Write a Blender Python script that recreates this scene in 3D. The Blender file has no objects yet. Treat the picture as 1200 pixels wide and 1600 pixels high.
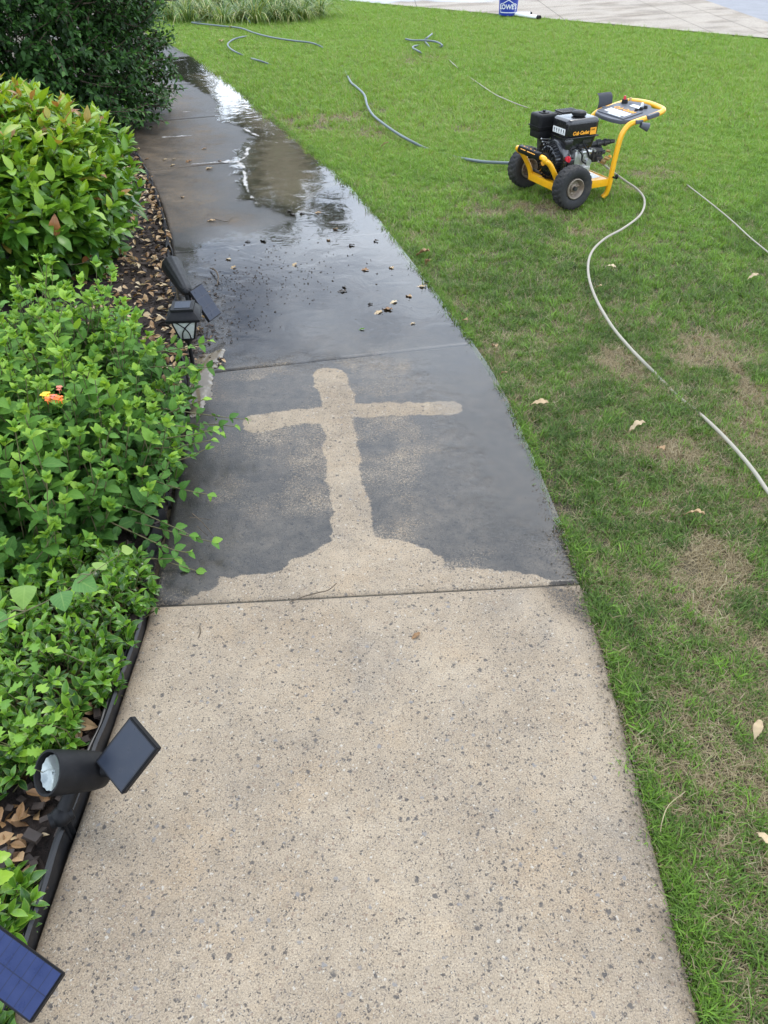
import bpy, bmesh, math, random
import numpy as np
from mathutils import Vector, Matrix, Euler
R_ = math.radians
random.seed(7)
rng = np.random.default_rng(7)
SC = bpy.context.scene
COL = SC.collection

# ------------------------------------------------------------------ camera, sky, sun, exposure
F_PX, PITCH, CAM_H = 1202.0, R_(39.0), 1.55
cam_d = bpy.data.cameras.new('camera')
cam = bpy.data.objects.new('camera', cam_d)
COL.objects.link(cam)
cam.location = (0, 0, CAM_H)
cam.rotation_euler = (R_(90) - PITCH, 0, 0)
cam_d.sensor_fit = 'VERTICAL'
cam_d.sensor_height = 24.0
cam_d.lens = 24.0 * F_PX / 1600.0
cam_d.clip_start = 0.05
cam_d.clip_end = 600
SC.camera = cam

SUN_EL, SUN_AZ = R_(58), R_(35)          # azimuth clockwise from +Y (towards +X)
world = bpy.data.worlds.new('World')
SC.world = world
world.use_nodes = True
wt = world.node_tree
wt.nodes.clear()


def add(nt, typ, ins=None, **props):
    n = nt.nodes.new(typ)
    for k, v in props.items():
        setattr(n, k, v)
    for k, v in (ins or {}).items():
        s = n.inputs[k]
        if isinstance(v, bpy.types.NodeSocket):
            nt.links.new(v, s)
        elif isinstance(v, bpy.types.Node):
            nt.links.new(v.outputs[0], s)
        else:
            s.default_value = v
    return n


sky = add(wt, 'ShaderNodeTexSky', sky_type='NISHITA', sun_disc=False, sun_elevation=SUN_EL,
          sun_rotation=SUN_AZ, air_density=1.0, dust_density=1.5, ozone_density=1.2)
tc = add(wt, 'ShaderNodeTexCoord')
sep = add(wt, 'ShaderNodeSeparateXYZ', {0: tc.outputs['Generated']})
zz = add(wt, 'ShaderNodeMath', {0: sep.outputs['Z'], 1: 0.12}, operation='ADD')
zz = add(wt, 'ShaderNodeMath', {0: zz.outputs[0], 1: 0.06}, operation='MAXIMUM')
cx = add(wt, 'ShaderNodeMath', {0: sep.outputs['X'], 1: zz.outputs[0]}, operation='DIVIDE')
cy = add(wt, 'ShaderNodeMath', {0: sep.outputs['Y'], 1: zz.outputs[0]}, operation='DIVIDE')
cv = add(wt, 'ShaderNodeCombineXYZ', {0: cx.outputs[0], 1: cy.outputs[0], 2: 0.0})
cv = add(wt, 'ShaderNodeVectorMath', {0: cv.outputs[0], 1: (11.9, 5.5, 0)}, operation='ADD')
cn = add(wt, 'ShaderNodeTexNoise', {'Vector': cv.outputs[0], 'Scale': 0.85, 'Detail': 5.0, 'Roughness': 0.52})
cr = add(wt, 'ShaderNodeMapRange', {'Value': cn.outputs['Fac'], 'From Min': 0.36, 'From Max': 0.60})
cr.interpolation_type = 'SMOOTHSTEP'
cn2 = add(wt, 'ShaderNodeTexNoise', {'Vector': cv.outputs[0], 'Scale': 2.1, 'Detail': 4.0})
cc = add(wt, 'ShaderNodeMixRGB', {'Fac': cn2.outputs['Fac'], 'Color1': (11.5, 14.0, 18.0, 1), 'Color2': (22.0, 23.4, 25.2, 1)})
skm = add(wt, 'ShaderNodeMixRGB', {'Fac': cr.outputs[0], 'Color1': sky.outputs[0], 'Color2': cc.outputs[0]})
bg = add(wt, 'ShaderNodeBackground', {'Color': skm.outputs[0], 'Strength': 0.15})
wo = add(wt, 'ShaderNodeOutputWorld', {'Surface': bg.outputs[0]})

sun_d = bpy.data.lights.new('sun', 'SUN')
sun_d.energy = 1.0
sun_d.angle = R_(14)
sun_d.color = (1.0, 0.96, 0.89)
sun = bpy.data.objects.new('sun', sun_d)
COL.objects.link(sun)
sdir = Vector((math.sin(SUN_AZ) * math.cos(SUN_EL), math.cos(SUN_AZ) * math.cos(SUN_EL), math.sin(SUN_EL)))
sun.rotation_euler = sdir.to_track_quat('Z', 'Y').to_euler()
sun.location = (4, 6, 12)

SC.view_settings.view_transform = 'Standard'
SC.view_settings.look = 'None'
SC.view_settings.exposure = 0.28
SC.view_settings.gamma = 1.0
SC.view_settings.use_curve_mapping = False
SC.cycles.max_bounces = 6
SC.cycles.transparent_max_bounces = 10


# ------------------------------------------------------------------ helpers
def W(px, py, z=0.0):
    """the point at height z that stands at photo pixel (px, py)"""
    a = (px - 600) / F_PX
    b = (py - 800) / F_PX
    t = (CAM_H - z) / (math.sin(PITCH) + b * math.cos(PITCH))
    return Vector((a * t, t * (math.cos(PITCH) - b * math.sin(PITCH)), z))


def project(P):
    """world points -> photo pixels and depth, for counting what is in view"""
    P = np.asarray(P, float)
    d = P - np.array([0, 0, CAM_H])
    zc = d[:, 1] * math.cos(PITCH) - d[:, 2] * math.sin(PITCH)
    yc = -d[:, 1] * math.sin(PITCH) - d[:, 2] * math.cos(PITCH)
    zs = np.maximum(zc, 1e-3)
    return 600 + F_PX * d[:, 0] / zs, 800 + F_PX * yc / zs, zc


def smooth01(x, a, b):
    t = np.clip((x - a) / (b - a), 0, 1)
    return t * t * (3 - 2 * t)


class Noise2:
    """cheap value noise in numpy"""
    def __init__(self, seed):
        self.t = np.random.default_rng(seed).random((64, 64))

    def one(self, x, y):
        xi = np.floor(x).astype(int); yi = np.floor(y).astype(int)
        fx = x - xi; fy = y - yi
        fx = fx * fx * (3 - 2 * fx); fy = fy * fy * (3 - 2 * fy)
        t = self.t
        a = t[xi % 64, yi % 64]; b = t[(xi + 1) % 64, yi % 64]
        c = t[xi % 64, (yi + 1) % 64]; d = t[(xi + 1) % 64, (yi + 1) % 64]
        return (a * (1 - fx) + b * fx) * (1 - fy) + (c * (1 - fx) + d * fx) * fy

    def __call__(self, x, y, oct=3):
        x = np.asarray(x, float); y = np.asarray(y, float)
        s = 0; a = 1; n = 0
        for k in range(oct):
            s = s + a * self.one(x * 2 ** k + 11.3 * k, y * 2 ** k + 5.7 * k)
            n += a; a *= .5
        return s / n


def catmull(pts, n):
    P = [np.array(p, float) for p in pts]
    P = [2 * P[0] - P[1]] + P + [2 * P[-1] - P[-2]]
    out = []
    for i in range(1, len(P) - 2):
        p0, p1, p2, p3 = P[i - 1:i + 3]
        for k in range(n):
            t = k / n
            out.append(.5 * ((2 * p1) + (p2 - p0) * t + (2 * p0 - 5 * p1 + 4 * p2 - p3) * t ** 2 + (3 * p1 - p0 - 3 * p2 + p3) * t ** 3))
    out.append(P[-2])
    return np.array(out)


def link(name, me, mat=None, parent=None, kind=None, smooth=False):
    o = bpy.data.objects.new(name, me)
    COL.objects.link(o)
    if mat is not None and not me.materials:
        for m in (mat if isinstance(mat, (list, tuple)) else [mat]):
            me.materials.append(m)
    if parent is not None:
        o.parent = parent
    if kind:
        o['kind'] = kind
    if smooth:
        me.polygons.foreach_set('use_smooth', np.ones(len(me.polygons), bool))
    return o


def tag(o, label, cat, group=None):
    o['label'] = label
    o['category'] = cat
    if group:
        o['group'] = group
    return o


def empty(name, loc=(0, 0, 0), rz=0.0):
    o = bpy.data.objects.new(name, None)
    COL.objects.link(o)
    o.empty_display_size = .05
    o.location = loc
    o.rotation_euler = (0, 0, rz)
    return o


def npmesh(name, V, Fc, attrs=None):
    """V n x 3, Fc m x k (all faces the same size) or list of such arrays"""
    me = bpy.data.meshes.new(name)
    Fs = Fc if isinstance(Fc, list) else [Fc]
    Fs = [np.asarray(f) for f in Fs if len(f)]
    V = np.asarray(V, np.float32)
    me.vertices.add(len(V))
    me.vertices.foreach_set('co', V.ravel())
    nl = sum(f.size for f in Fs); npoly = sum(len(f) for f in Fs)
    me.loops.add(nl)
    me.loops.foreach_set('vertex_index', np.concatenate([f.ravel() for f in Fs]).astype(np.int32))
    me.polygons.add(npoly)
    st = []; k = 0
    for f in Fs:
        st.append(np.arange(len(f)) * f.shape[1] + k); k += f.size
    me.polygons.foreach_set('loop_start', np.concatenate(st).astype(np.int32))
    me.polygons.foreach_set('use_smooth', np.zeros(npoly, bool))
    for an, av in (attrs or {}).items():
        a = me.attributes.new(an, 'FLOAT', 'POINT')
        a.data.foreach_set('value', np.asarray(av, np.float32))
    me.update(calc_edges=True)
    me.validate()
    return me


class MB:
    """collects solids into one bmesh"""
    def __init__(self):
        self.bm = bmesh.new()

    def join(self, b, mi=0, M=None):
        if M is not None:
            b.transform(M)
        for f in b.faces:
            f.material_index = mi
        me = bpy.data.meshes.new('tmp')
        b.to_mesh(me); b.free()
        self.bm.from_mesh(me)
        bpy.data.meshes.remove(me)
        return self

    def box(self, c, s, bev=0.0, rot=None, mi=0, seg=2, taper=None):
        b = bmesh.new()
        bmesh.ops.create_cube(b, size=1.0)
        for v in b.verts:
            v.co.x *= s[0]; v.co.y *= s[1]; v.co.z *= s[2]
            if taper and v.co.z < 0:
                v.co.x *= taper; v.co.y *= taper
        if bev:
            bmesh.ops.bevel(b, geom=b.edges[:], offset=bev, segments=seg, affect='EDGES', profile=.6)
        M = Matrix.Translation(c)
        if rot is not None:
            M = M @ (rot.to_matrix().to_4x4() if isinstance(rot, Euler) else rot.to_4x4())
        return self.join(b, mi, M)

    def cyl(self, p0, p1, r0, r1=None, n=20, mi=0, caps=True):
        r1 = r0 if r1 is None else r1
        p0 = Vector(p0); p1 = Vector(p1)
        b = bmesh.new()
        bmesh.ops.create_cone(b, cap_ends=caps, segments=n, radius1=r0, radius2=r1, depth=(p1 - p0).length)
        q = (p1 - p0).to_track_quat('Z', 'Y').to_matrix().to_4x4()
        return self.join(b, mi, Matrix.Translation((p0 + p1) / 2) @ q)

    def ball(self, c, r, s=(1, 1, 1), n=12, mi=0):
        b = bmesh.new()
        bmesh.ops.create_uvsphere(b, u_segments=n, v_segments=max(6, n // 2), radius=r)
        return self.join(b, mi, Matrix.Translation(c) @ Matrix.Diagonal((*s, 1)))

    def lathe(self, prof, p0, axis, n=32, mi=0, rfun=None):
        """prof: (along axis, radius) pairs"""
        q = Vector(axis).to_track_quat('Z', 'Y').to_matrix().to_4x4()
        b = bmesh.new()
        rings = []
        for j, (h, r) in enumerate(prof):
            ring = []
            for i in range(n):
                a = 2 * math.pi * i / n
                rr = r + (rfun(j, i) if rfun else 0)
                ring.append(b.verts.new((rr * math.cos(a), rr * math.sin(a), h)))
            rings.append(ring)
        for k in range(len(rings) - 1):
            for i in range(n):
                b.faces.new((rings[k][i], rings[k][(i + 1) % n], rings[k + 1][(i + 1) % n], rings[k + 1][i]))
        return self.join(b, mi, Matrix.Translation(p0) @ q)

    def tube(self, pts, r, n=10, mi=0, sub=0, caps=True):
        P = catmull(pts, sub) if sub else np.array([tuple(p) for p in pts], float)
        rad = np.interp(np.linspace(0, 1, len(P)), np.linspace(0, 1, len(r)), r) if hasattr(r, '__len__') else np.full(len(P), r)
        b = bmesh.new()
        t0 = Vector(P[1] - P[0]).normalized()
        nrm = t0.orthogonal().normalized()
        rings = []
        for i in range(len(P)):
            t = Vector(P[min(i + 1, len(P) - 1)] - P[max(i - 1, 0)]).normalized()
            nrm = (nrm - t * nrm.dot(t)).normalized()
            bi = t.cross(nrm)
            rings.append([b.verts.new(Vector(P[i]) + (nrm * math.cos(2 * math.pi * k / n) + bi * math.sin(2 * math.pi * k / n)) * rad[i]) for k in range(n)])
        for k in range(len(rings) - 1):
            for i in range(n):
                b.faces.new((rings[k][i], rings[k][(i + 1) % n], rings[k + 1][(i + 1) % n], rings[k + 1][i]))
        if caps:
            b.faces.new(rings[0][::-1]); b.faces.new(rings[-1])
        return self.join(b, mi)

    def prism(self, outline, thick, M, mi=0, bev=0.0):
        """outline in local xy, thickness downward from z=0"""
        b = bmesh.new()
        top = [b.verts.new((x, y, 0)) for x, y in outline]
        f = b.faces.new(top)
        g = bmesh.ops.extrude_face_region(b, geom=[f])
        for v in g['geom']:
            if isinstance(v, bmesh.types.BMVert):
                v.co.z -= thick
        bmesh.ops.recalc_face_normals(b, faces=b.faces[:])
        if bev:
            bmesh.ops.bevel(b, geom=b.edges[:], offset=bev, segments=2, affect='EDGES')
        return self.join(b, mi, M)

    def build(self, name, mat, parent=None, smooth=True, angle=40, kind=None):
        me = bpy.data.meshes.new(name)
        bmesh.ops.recalc_face_normals(self.bm, faces=self.bm.faces[:])
        for f in self.bm.faces:
            f.smooth = smooth
        if smooth:
            for e in self.bm.edges:
                if len(e.link_faces) == 2 and e.calc_face_angle(0) > R_(angle):
                    e.smooth = False
        self.bm.to_mesh(me); self.bm.free()
        return link(name, me, mat, parent, kind)


def text_mesh(body, size, shear=0.0, extrude=0.0006, bold=0.0):
    cu = bpy.data.curves.new('lettering', 'FONT')
    cu.body = body; cu.size = size; cu.shear = shear; cu.extrude = extrude; cu.offset = bold
    cu.align_x = 'CENTER'; cu.align_y = 'CENTER'; cu.resolution_u = 3
    o = bpy.data.objects.new('lettering', cu)
    COL.objects.link(o)
    bpy.context.view_layer.update()
    me = bpy.data.meshes.new_from_object(o.evaluated_get(bpy.context.evaluated_depsgraph_get()))
    bpy.data.objects.remove(o); bpy.data.curves.remove(cu)
    return me


def frame(o, x, y):
    """matrix at point o with local x along x, local y near y"""
    x = Vector(x).normalized(); y = Vector(y)
    z = x.cross(y).normalized(); y = z.cross(x)
    M = Matrix((x, y, z)).transposed().to_4x4()
    return Matrix.Translation(o) @ M


# ------------------------------------------------------------------ materials
def new_mat(name):
    m = bpy.data.materials.new(name)
    m.use_nodes = True
    m.node_tree.nodes.clear()
    return m, m.node_tree


def out(nt, sh):
    add(nt, 'ShaderNodeOutputMaterial', {'Surface': sh})


def rng_(nt, v, a, b, lo=0.0, hi=1.0, sm=False):
    n = add(nt, 'ShaderNodeMapRange', {'Value': v, 'From Min': a, 'From Max': b, 'To Min': lo, 'To Max': hi})
    if sm:
        n.interpolation_type = 'SMOOTHSTEP'
    return n.outputs[0]


def mixc(nt, f, a, b, mode='MIX'):
    return add(nt, 'ShaderNodeMixRGB', {'Fac': f, 'Color1': a, 'Color2': b}, blend_type=mode).outputs[0]


def mth(nt, op, a, b=0.0, clamp=False):
    return add(nt, 'ShaderNodeMath', {0: a, 1: b}, operation=op, use_clamp=clamp).outputs[0]


def C(r, g, b):
    return (r, g, b, 1)


def solid(name, col, rough=.5, metal=0.0, var=.12, scale=40.0, coat=0.0, spec=.5, bump=0.0, dust=None):
    """plain paint, plastic, rubber or metal with uneven colour and gloss"""
    m, nt = new_mat(name)
    tc = add(nt, 'ShaderNodeTexCoord').outputs['Object']
    n = add(nt, 'ShaderNodeTexNoise', {'Vector': tc, 'Scale': scale, 'Detail': 5.0, 'Roughness': .6}).outputs['Fac']
    lo = C(*[c * (1 - var) for c in col]); hi = C(*[min(1, c * (1 + var)) for c in col])
    c = mixc(nt, n, lo, hi)
    if dust:
        n2 = add(nt, 'ShaderNodeTexNoise', {'Vector': tc, 'Scale': scale * .35, 'Detail': 6.0, 'Roughness': .7}).outputs['Fac']
        c = mixc(nt, rng_(nt, n2, .48, .75, 0, dust[3]), c, C(*dust[:3]))
    r = rng_(nt, n, .2, .8, max(.03, rough - .08), min(1, rough + .1))
    p = add(nt, 'ShaderNodeBsdfPrincipled', {'Base Color': c, 'Roughness': r, 'Metallic': metal, 'Coat Weight': coat, 'Specular IOR Level': spec})
    if bump:
        b = add(nt, 'ShaderNodeBump', {'Height': n, 'Strength': bump, 'Distance': .002})
        nt.links.new(b.outputs[0], p.inputs['Normal'])
    out(nt, p.outputs[0])
    return m


def attr(nt, name, typ='GEOMETRY'):
    return add(nt, 'ShaderNodeAttribute', attribute_name=name, attribute_type=typ).outputs['Fac']


def leaf_mat(name, stops, rough=.38, trans=.28, vein=.25, spec=.45, edge=0.0):
    """stops: (tint position, colour); tint comes from a custom property of the leaf or an attribute of joined foliage"""
    m, nt = new_mat(name)
    t = mth(nt, 'ADD', attr(nt, 'tint'), attr(nt, 'tint', 'OBJECT'))
    rp = add(nt, 'ShaderNodeValToRGB', {0: t})
    el = rp.color_ramp.elements
    while len(el) < len(stops):
        el.new(.5)
    for e, (p, c) in zip(el, stops):
        e.position = p; e.color = C(*c)
    c = rp.outputs[0]
    u = attr(nt, 'leaf_u'); v = attr(nt, 'leaf_v')
    au = mth(nt, 'ABSOLUTE', u)
    # lighter midrib and side veins
    mid = rng_(nt, au, .0, .10, 1, 0)
    sv = mth(nt, 'FRACT', mth(nt, 'SUBTRACT', mth(nt, 'MULTIPLY', v, 7.0), mth(nt, 'MULTIPLY', au, 2.2)))
    sv = mth(nt, 'MULTIPLY', rng_(nt, mth(nt, 'ABSOLUTE', mth(nt, 'SUBTRACT', sv, .5)), 0, .14, .55, 0), 1)
    vm = mth(nt, 'MULTIPLY', mth(nt, 'MAXIMUM', mid, sv), vein, True)
    c = mixc(nt, vm, c, C(.34, .46, .13))
    if edge:
        c = mixc(nt, rng_(nt, au, .72, .98, 0, edge), c, C(.42, .52, .10))
    tc = add(nt, 'ShaderNodeNewGeometry').outputs['Position']
    nz = add(nt, 'ShaderNodeTexNoise', {'Vector': tc, 'Scale': 60.0, 'Detail': 3.0}).outputs['Fac']
    c = mixc(nt, .5, c, mixc(nt, nz, C(.55, .6, .5), C(1.35, 1.3, 1.2)), 'MULTIPLY')
    bp = add(nt, 'ShaderNodeBump', {'Height': mth(nt, 'ADD', mth(nt, 'MULTIPLY', vm, -1.5), nz), 'Strength': .25, 'Distance': .002})
    p = add(nt, 'ShaderNodeBsdfPrincipled', {'Base Color': c, 'Roughness': rough, 'Specular IOR Level': spec, 'Normal': bp.outputs[0]})
    tr = add(nt, 'ShaderNodeBsdfTranslucent', {'Color': mixc(nt, 1.0, c, C(1.25, 1.15, .5), 'MULTIPLY')})
    out(nt, add(nt, 'ShaderNodeMixShader', {0: trans, 1: p.outputs[0], 2: tr.outputs[0]}).outputs[0])
    return m


def concrete_mat(name, driveway=False):
    m, nt = new_mat(name)
    tc = add(nt, 'ShaderNodeTexCoord').outputs['Object']
    wob = add(nt, 'ShaderNodeTexNoise', {'Vector': tc, 'Scale': 130.0, 'Detail': 3.0}).outputs['Color']
    dv = add(nt, 'ShaderNodeVectorMath', {0: wob, 1: (.5, .5, .5)}, operation='SUBTRACT').outputs[0]
    dv = add(nt, 'ShaderNodeVectorMath', {0: dv, 'Scale': .014}, operation='SCALE').outputs[0]
    co = add(nt, 'ShaderNodeVectorMath', {0: tc, 1: dv}, operation='ADD').outputs[0]
    big = add(nt, 'ShaderNodeTexNoise', {'Vector': tc, 'Scale': 2.2, 'Detail': 6.0, 'Roughness': .6}).outputs['Fac']
    med = add(nt, 'ShaderNodeTexNoise', {'Vector': tc, 'Scale': 22.0, 'Detail': 5.0, 'Roughness': .65}).outputs['Fac']
    fin = add(nt, 'ShaderNodeTexNoise', {'Vector': tc, 'Scale': 300.0, 'Detail': 3.0, 'Roughness': .7}).outputs['Fac']
    base = mixc(nt, rng_(nt, big, .3, .7), C(.235, .186, .132), C(.345, .283, .205))
    st_ = add(nt, 'ShaderNodeTexNoise', {'Vector': tc, 'Scale': 4.3, 'Detail': 7.0, 'Roughness': .68, 'Distortion': .5}).outputs['Fac']
    base = mixc(nt, rng_(nt, st_, .52, .74, 0, .55), base, C(.33, .235, .140))
    base = mixc(nt, rng_(nt, st_, .46, .28, 0, .45), base, C(.20, .178, .150))
    base = mixc(nt, .75, base, mixc(nt, med, C(.62, .60, .58), C(1.34, 1.35, 1.36)), 'MULTIPLY')
    base = mixc(nt, .75, base, mixc(nt, rng_(nt, fin, .28, .72), C(.42, .40, .38), C(1.55, 1.56, 1.55)), 'MULTIPLY')
    # the stones in the mix: sand grains, pea gravel and larger chips
    if driveway:
        base = mixc(nt, .8, base, mixc(nt, med, C(.36, .315, .26), C(.47, .42, .35)))
    height = mth(nt, 'MULTIPLY', fin, .35)
    wear = rng_(nt, big, .32, .66, 1.0, .45)
    for sc, dens, rad, pal in ((300.0, .80, .38, ((.06, .06, .065), (.15, .13, .115), (.40, .36, .29), (.24, .19, .14))),
                               (140.0, .68, .36, ((.056, .050, .047), (.105, .092, .082), (.20, .145, .105), (.40, .36, .30))),
                               (62.0, .46, .29, ((.070, .064, .060), (.115, .104, .095), (.185, .175, .165), (.26, .215, .165)))):
        vo = add(nt, 'ShaderNodeTexVoronoi', {'Vector': co, 'Scale': sc, 'Randomness': 1.0})
        sp = add(nt, 'ShaderNodeSeparateXYZ', {0: vo.outputs['Color']})
        pick = mth(nt, 'LESS_THAN', sp.outputs[0], mth(nt, 'MULTIPLY', wear, dens))
        rr = mth(nt, 'MULTIPLY', rng_(nt, sp.outputs[1], 0, 1, .5, 1.25), rad)
        near = rng_(nt, mth(nt, 'SUBTRACT', vo.outputs['Distance'], rr), -.10, .05, 1, 0)
        rp = add(nt, 'ShaderNodeValToRGB', {0: sp.outputs[2]})
        rp.color_ramp.interpolation = 'CONSTANT'
        el = rp.color_ramp.elements
        while len(el) < 4:
            el.new(.5)
        for e, p_, c_ in zip(el, (0, .40, .70, .91), pal):
            e.position = p_; e.color = C(*c_)
        k = mth(nt, 'MULTIPLY', mth(nt, 'MULTIPLY', pick, near), .85)
        base = mixc(nt, k, base, rp.outputs[0])
        height = mth(nt, 'ADD', height, mth(nt, 'MULTIPLY', k, .3))
    dirt = attr(nt, 'dirt')
    dn = mth(nt, 'MULTIPLY', dirt, rng_(nt, med, .3, .7, .55, 1.15), True)
    base = mixc(nt, dn, base, mixc(nt, 1.0, base, mixc(nt, big, C(.17, .15, .13), C(.58, .50, .41)), 'MULTIPLY'))
    algae = attr(nt, 'grime')
    base = mixc(nt, mth(nt, 'MULTIPLY', algae, rng_(nt, fin, .35, .6), True), base, C(.045, .043, .042))
    # wetness: the soaked skin is dark; worn high grains dry out first and stay pale
    wet = attr(nt, 'wet')
    g2 = add(nt, 'ShaderNodeTexNoise', {'Vector': tc, 'Scale': 125.0, 'Detail': 5.0, 'Roughness': .75}).outputs['Fac']
    g4 = add(nt, 'ShaderNodeTexNoise', {'Vector': tc, 'Scale': 330.0, 'Detail': 3.0, 'Roughness': .8}).outputs['Fac']
    g3 = add(nt, 'ShaderNodeTexNoise', {'Vector': tc, 'Scale': 7.0, 'Detail': 4.0, 'Roughness': .6}).outputs['Fac']
    gg = mth(nt, 'ADD', mth(nt, 'ADD', mth(nt, 'MULTIPLY', mth(nt, 'SUBTRACT', g2, .5), 1.35), mth(nt, 'MULTIPLY', mth(nt, 'SUBTRACT', g4, .5), 1.5)), mth(nt, 'MULTIPLY', mth(nt, 'SUBTRACT', g3, .5), .55))
    th = mth(nt, 'SUBTRACT', mth(nt, 'SUBTRACT', mth(nt, 'MULTIPLY', wet, 1.2), .52), gg)
    wf = rng_(nt, th, -.13, .12, 0, 1, True)
    wf = mth(nt, 'MULTIPLY', wf, rng_(nt, wet, .0, .12), True)
    soaked = mixc(nt, 1.0, base, mixc(nt, rng_(nt, mth(nt, 'ADD', mth(nt, 'MULTIPLY', st_, .5), mth(nt, 'MULTIPLY', med, .5)), .36, .64), C(.060, .067, .078), C(.26, .265, .275)), 'MULTIPLY')
    col = mixc(nt, wf, base, soaked)
    bp = add(nt, 'ShaderNodeBump', {'Height': height, 'Strength': .75, 'Distance': .0025})
    bw = add(nt, 'ShaderNodeBump', {'Height': mth(nt, 'ADD', height, mth(nt, 'MULTIPLY', g2, .4)), 'Strength': .14, 'Distance': .002})
    p = add(nt, 'ShaderNodeBsdfPrincipled', {'Base Color': col, 'Roughness': rng_(nt, wf, 0, 1, .9, .45), 'Specular IOR Level': .35,
                                             'Coat Weight': mth(nt, 'MULTIPLY', mth(nt, 'MULTIPLY', wf, .48), rng_(nt, dirt, .2, .9, 1.0, .12)), 'Coat Roughness': .12, 'Coat IOR': 1.33, 'Normal': bp.outputs[0]})
    nt.links.new(bw.outputs[0], p.inputs['Coat Normal'])
    out(nt, p.outputs[0])
    return m


def water_mat():
    m, nt = new_mat('rain_water')
    tc = add(nt, 'ShaderNodeTexCoord').outputs['Object']
    film = attr(nt, 'film'); mud = attr(nt, 'mud'); foam = attr(nt, 'foam')
    n1 = add(nt, 'ShaderNodeTexNoise', {'Vector': tc, 'Scale': 16.0, 'Detail': 5.0, 'Roughness': .65}).outputs['Fac']
    n2 = add(nt, 'ShaderNodeTexNoise', {'Vector': tc, 'Scale': 190.0, 'Detail': 3.0, 'Roughness': .7}).outputs['Fac']
    e = mth(nt, 'ADD', film, mth(nt, 'ADD', mth(nt, 'MULTIPLY', mth(nt, 'SUBTRACT', n1, .5), .55), mth(nt, 'MULTIPLY', mth(nt, 'SUBTRACT', n2, .5), .35)))
    fac = rng_(nt, e, .10, .65, 0, 1, True)
    fac = mth(nt, 'MULTIPLY', fac, rng_(nt, film, .04, .2), True)
    rip = add(nt, 'ShaderNodeTexNoise', {'Vector': tc, 'Scale': 5.0, 'Detail': 3.0, 'Roughness': .5, 'Distortion': .6}).outputs['Fac']
    bp = add(nt, 'ShaderNodeBump', {'Height': mth(nt, 'ADD', rip, mth(nt, 'MULTIPLY', n2, .006)), 'Strength': .10, 'Distance': .02})
    clear = add(nt, 'ShaderNodeBsdfTransparent', {'Color': C(.93, .92, .89)})
    silt = add(nt, 'ShaderNodeBsdfDiffuse', {'Color': mixc(nt, n1, C(.115, .095, .065), C(.20, .165, .115))})
    body = add(nt, 'ShaderNodeMixShader', {0: mth(nt, 'MULTIPLY', mud, .75, True), 1: clear.outputs[0], 2: silt.outputs[0]})
    gl = add(nt, 'ShaderNodeBsdfGlossy', {'Color': C(1, 1, 1), 'Roughness': .035, 'Normal': bp.outputs[0]})
    fr = add(nt, 'ShaderNodeFresnel', {'IOR': 1.42, 'Normal': bp.outputs[0]})
    wsh = add(nt, 'ShaderNodeMixShader', {0: fr.outputs[0], 1: body.outputs[0], 2: gl.outputs[0]})
    fo = add(nt, 'ShaderNodeBsdfDiffuse', {'Color': C(.48, .46, .43)})
    n3 = add(nt, 'ShaderNodeTexNoise', {'Vector': tc, 'Scale': 75.0, 'Detail': 4.0, 'Roughness': .7}).outputs['Fac']
    fn = rng_(nt, mth(nt, 'ADD', foam, mth(nt, 'ADD', mth(nt, 'MULTIPLY', mth(nt, 'SUBTRACT', n1, .5), .8), mth(nt, 'MULTIPLY', mth(nt, 'SUBTRACT', n3, .5), 2.2))), .62, .95, 0, 1, True)
    fn = mth(nt, 'MULTIPLY', fn, rng_(nt, foam, .05, .2), True)
    wsh = add(nt, 'ShaderNodeMixShader', {0: fn, 1: wsh.outputs[0], 2: fo.outputs[0]})
    tr = add(nt, 'ShaderNodeBsdfTransparent')
    out(nt, add(nt, 'ShaderNodeMixShader', {0: mth(nt, 'MAXIMUM', fac, fn), 1: tr.outputs[0], 2: wsh.outputs[0]}).outputs[0])
    return m


def grass_mat(name, dark, mid, bright, straw):
    m, nt = new_mat(name)
    t = attr(nt, 'tint', 'INSTANCER')
    g = attr(nt, 'blade'); h = attr(nt, 'blade_v')
    v = mth(nt, 'ADD', mth(nt, 'MULTIPLY', t, .8), mth(nt, 'MULTIPLY', g, .35))
    rp = add(nt, 'ShaderNodeValToRGB', {0: v})
    el = rp.color_ramp.elements
    for _ in range(3):
        el.new(.5)
    for e, p_, c_ in zip(el, (0, .36, .80, .97, 1.0), (dark, mid, bright, straw, straw)):
        e.position = p_; e.color = C(*c_)
    c = rp.outputs[0]
    c = mixc(nt, rng_(nt, h, .0, .20, .35, 0), c, C(.20, .19, .08))     # pale sheaths at the foot of the blades
    p = add(nt, 'ShaderNodeBsdfPrincipled', {'Base Color': c, 'Roughness': .5, 'Specular IOR Level': .35})
    tr = add(nt, 'ShaderNodeBsdfTranslucent', {'Color': mixc(nt, 1.0, c, C(1.2, 1.15, .6), 'MULTIPLY')})
    out(nt, add(nt, 'ShaderNodeMixShader', {0: .3, 1: p.outputs[0], 2: tr.outputs[0]}).outputs[0])
    return m


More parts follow.
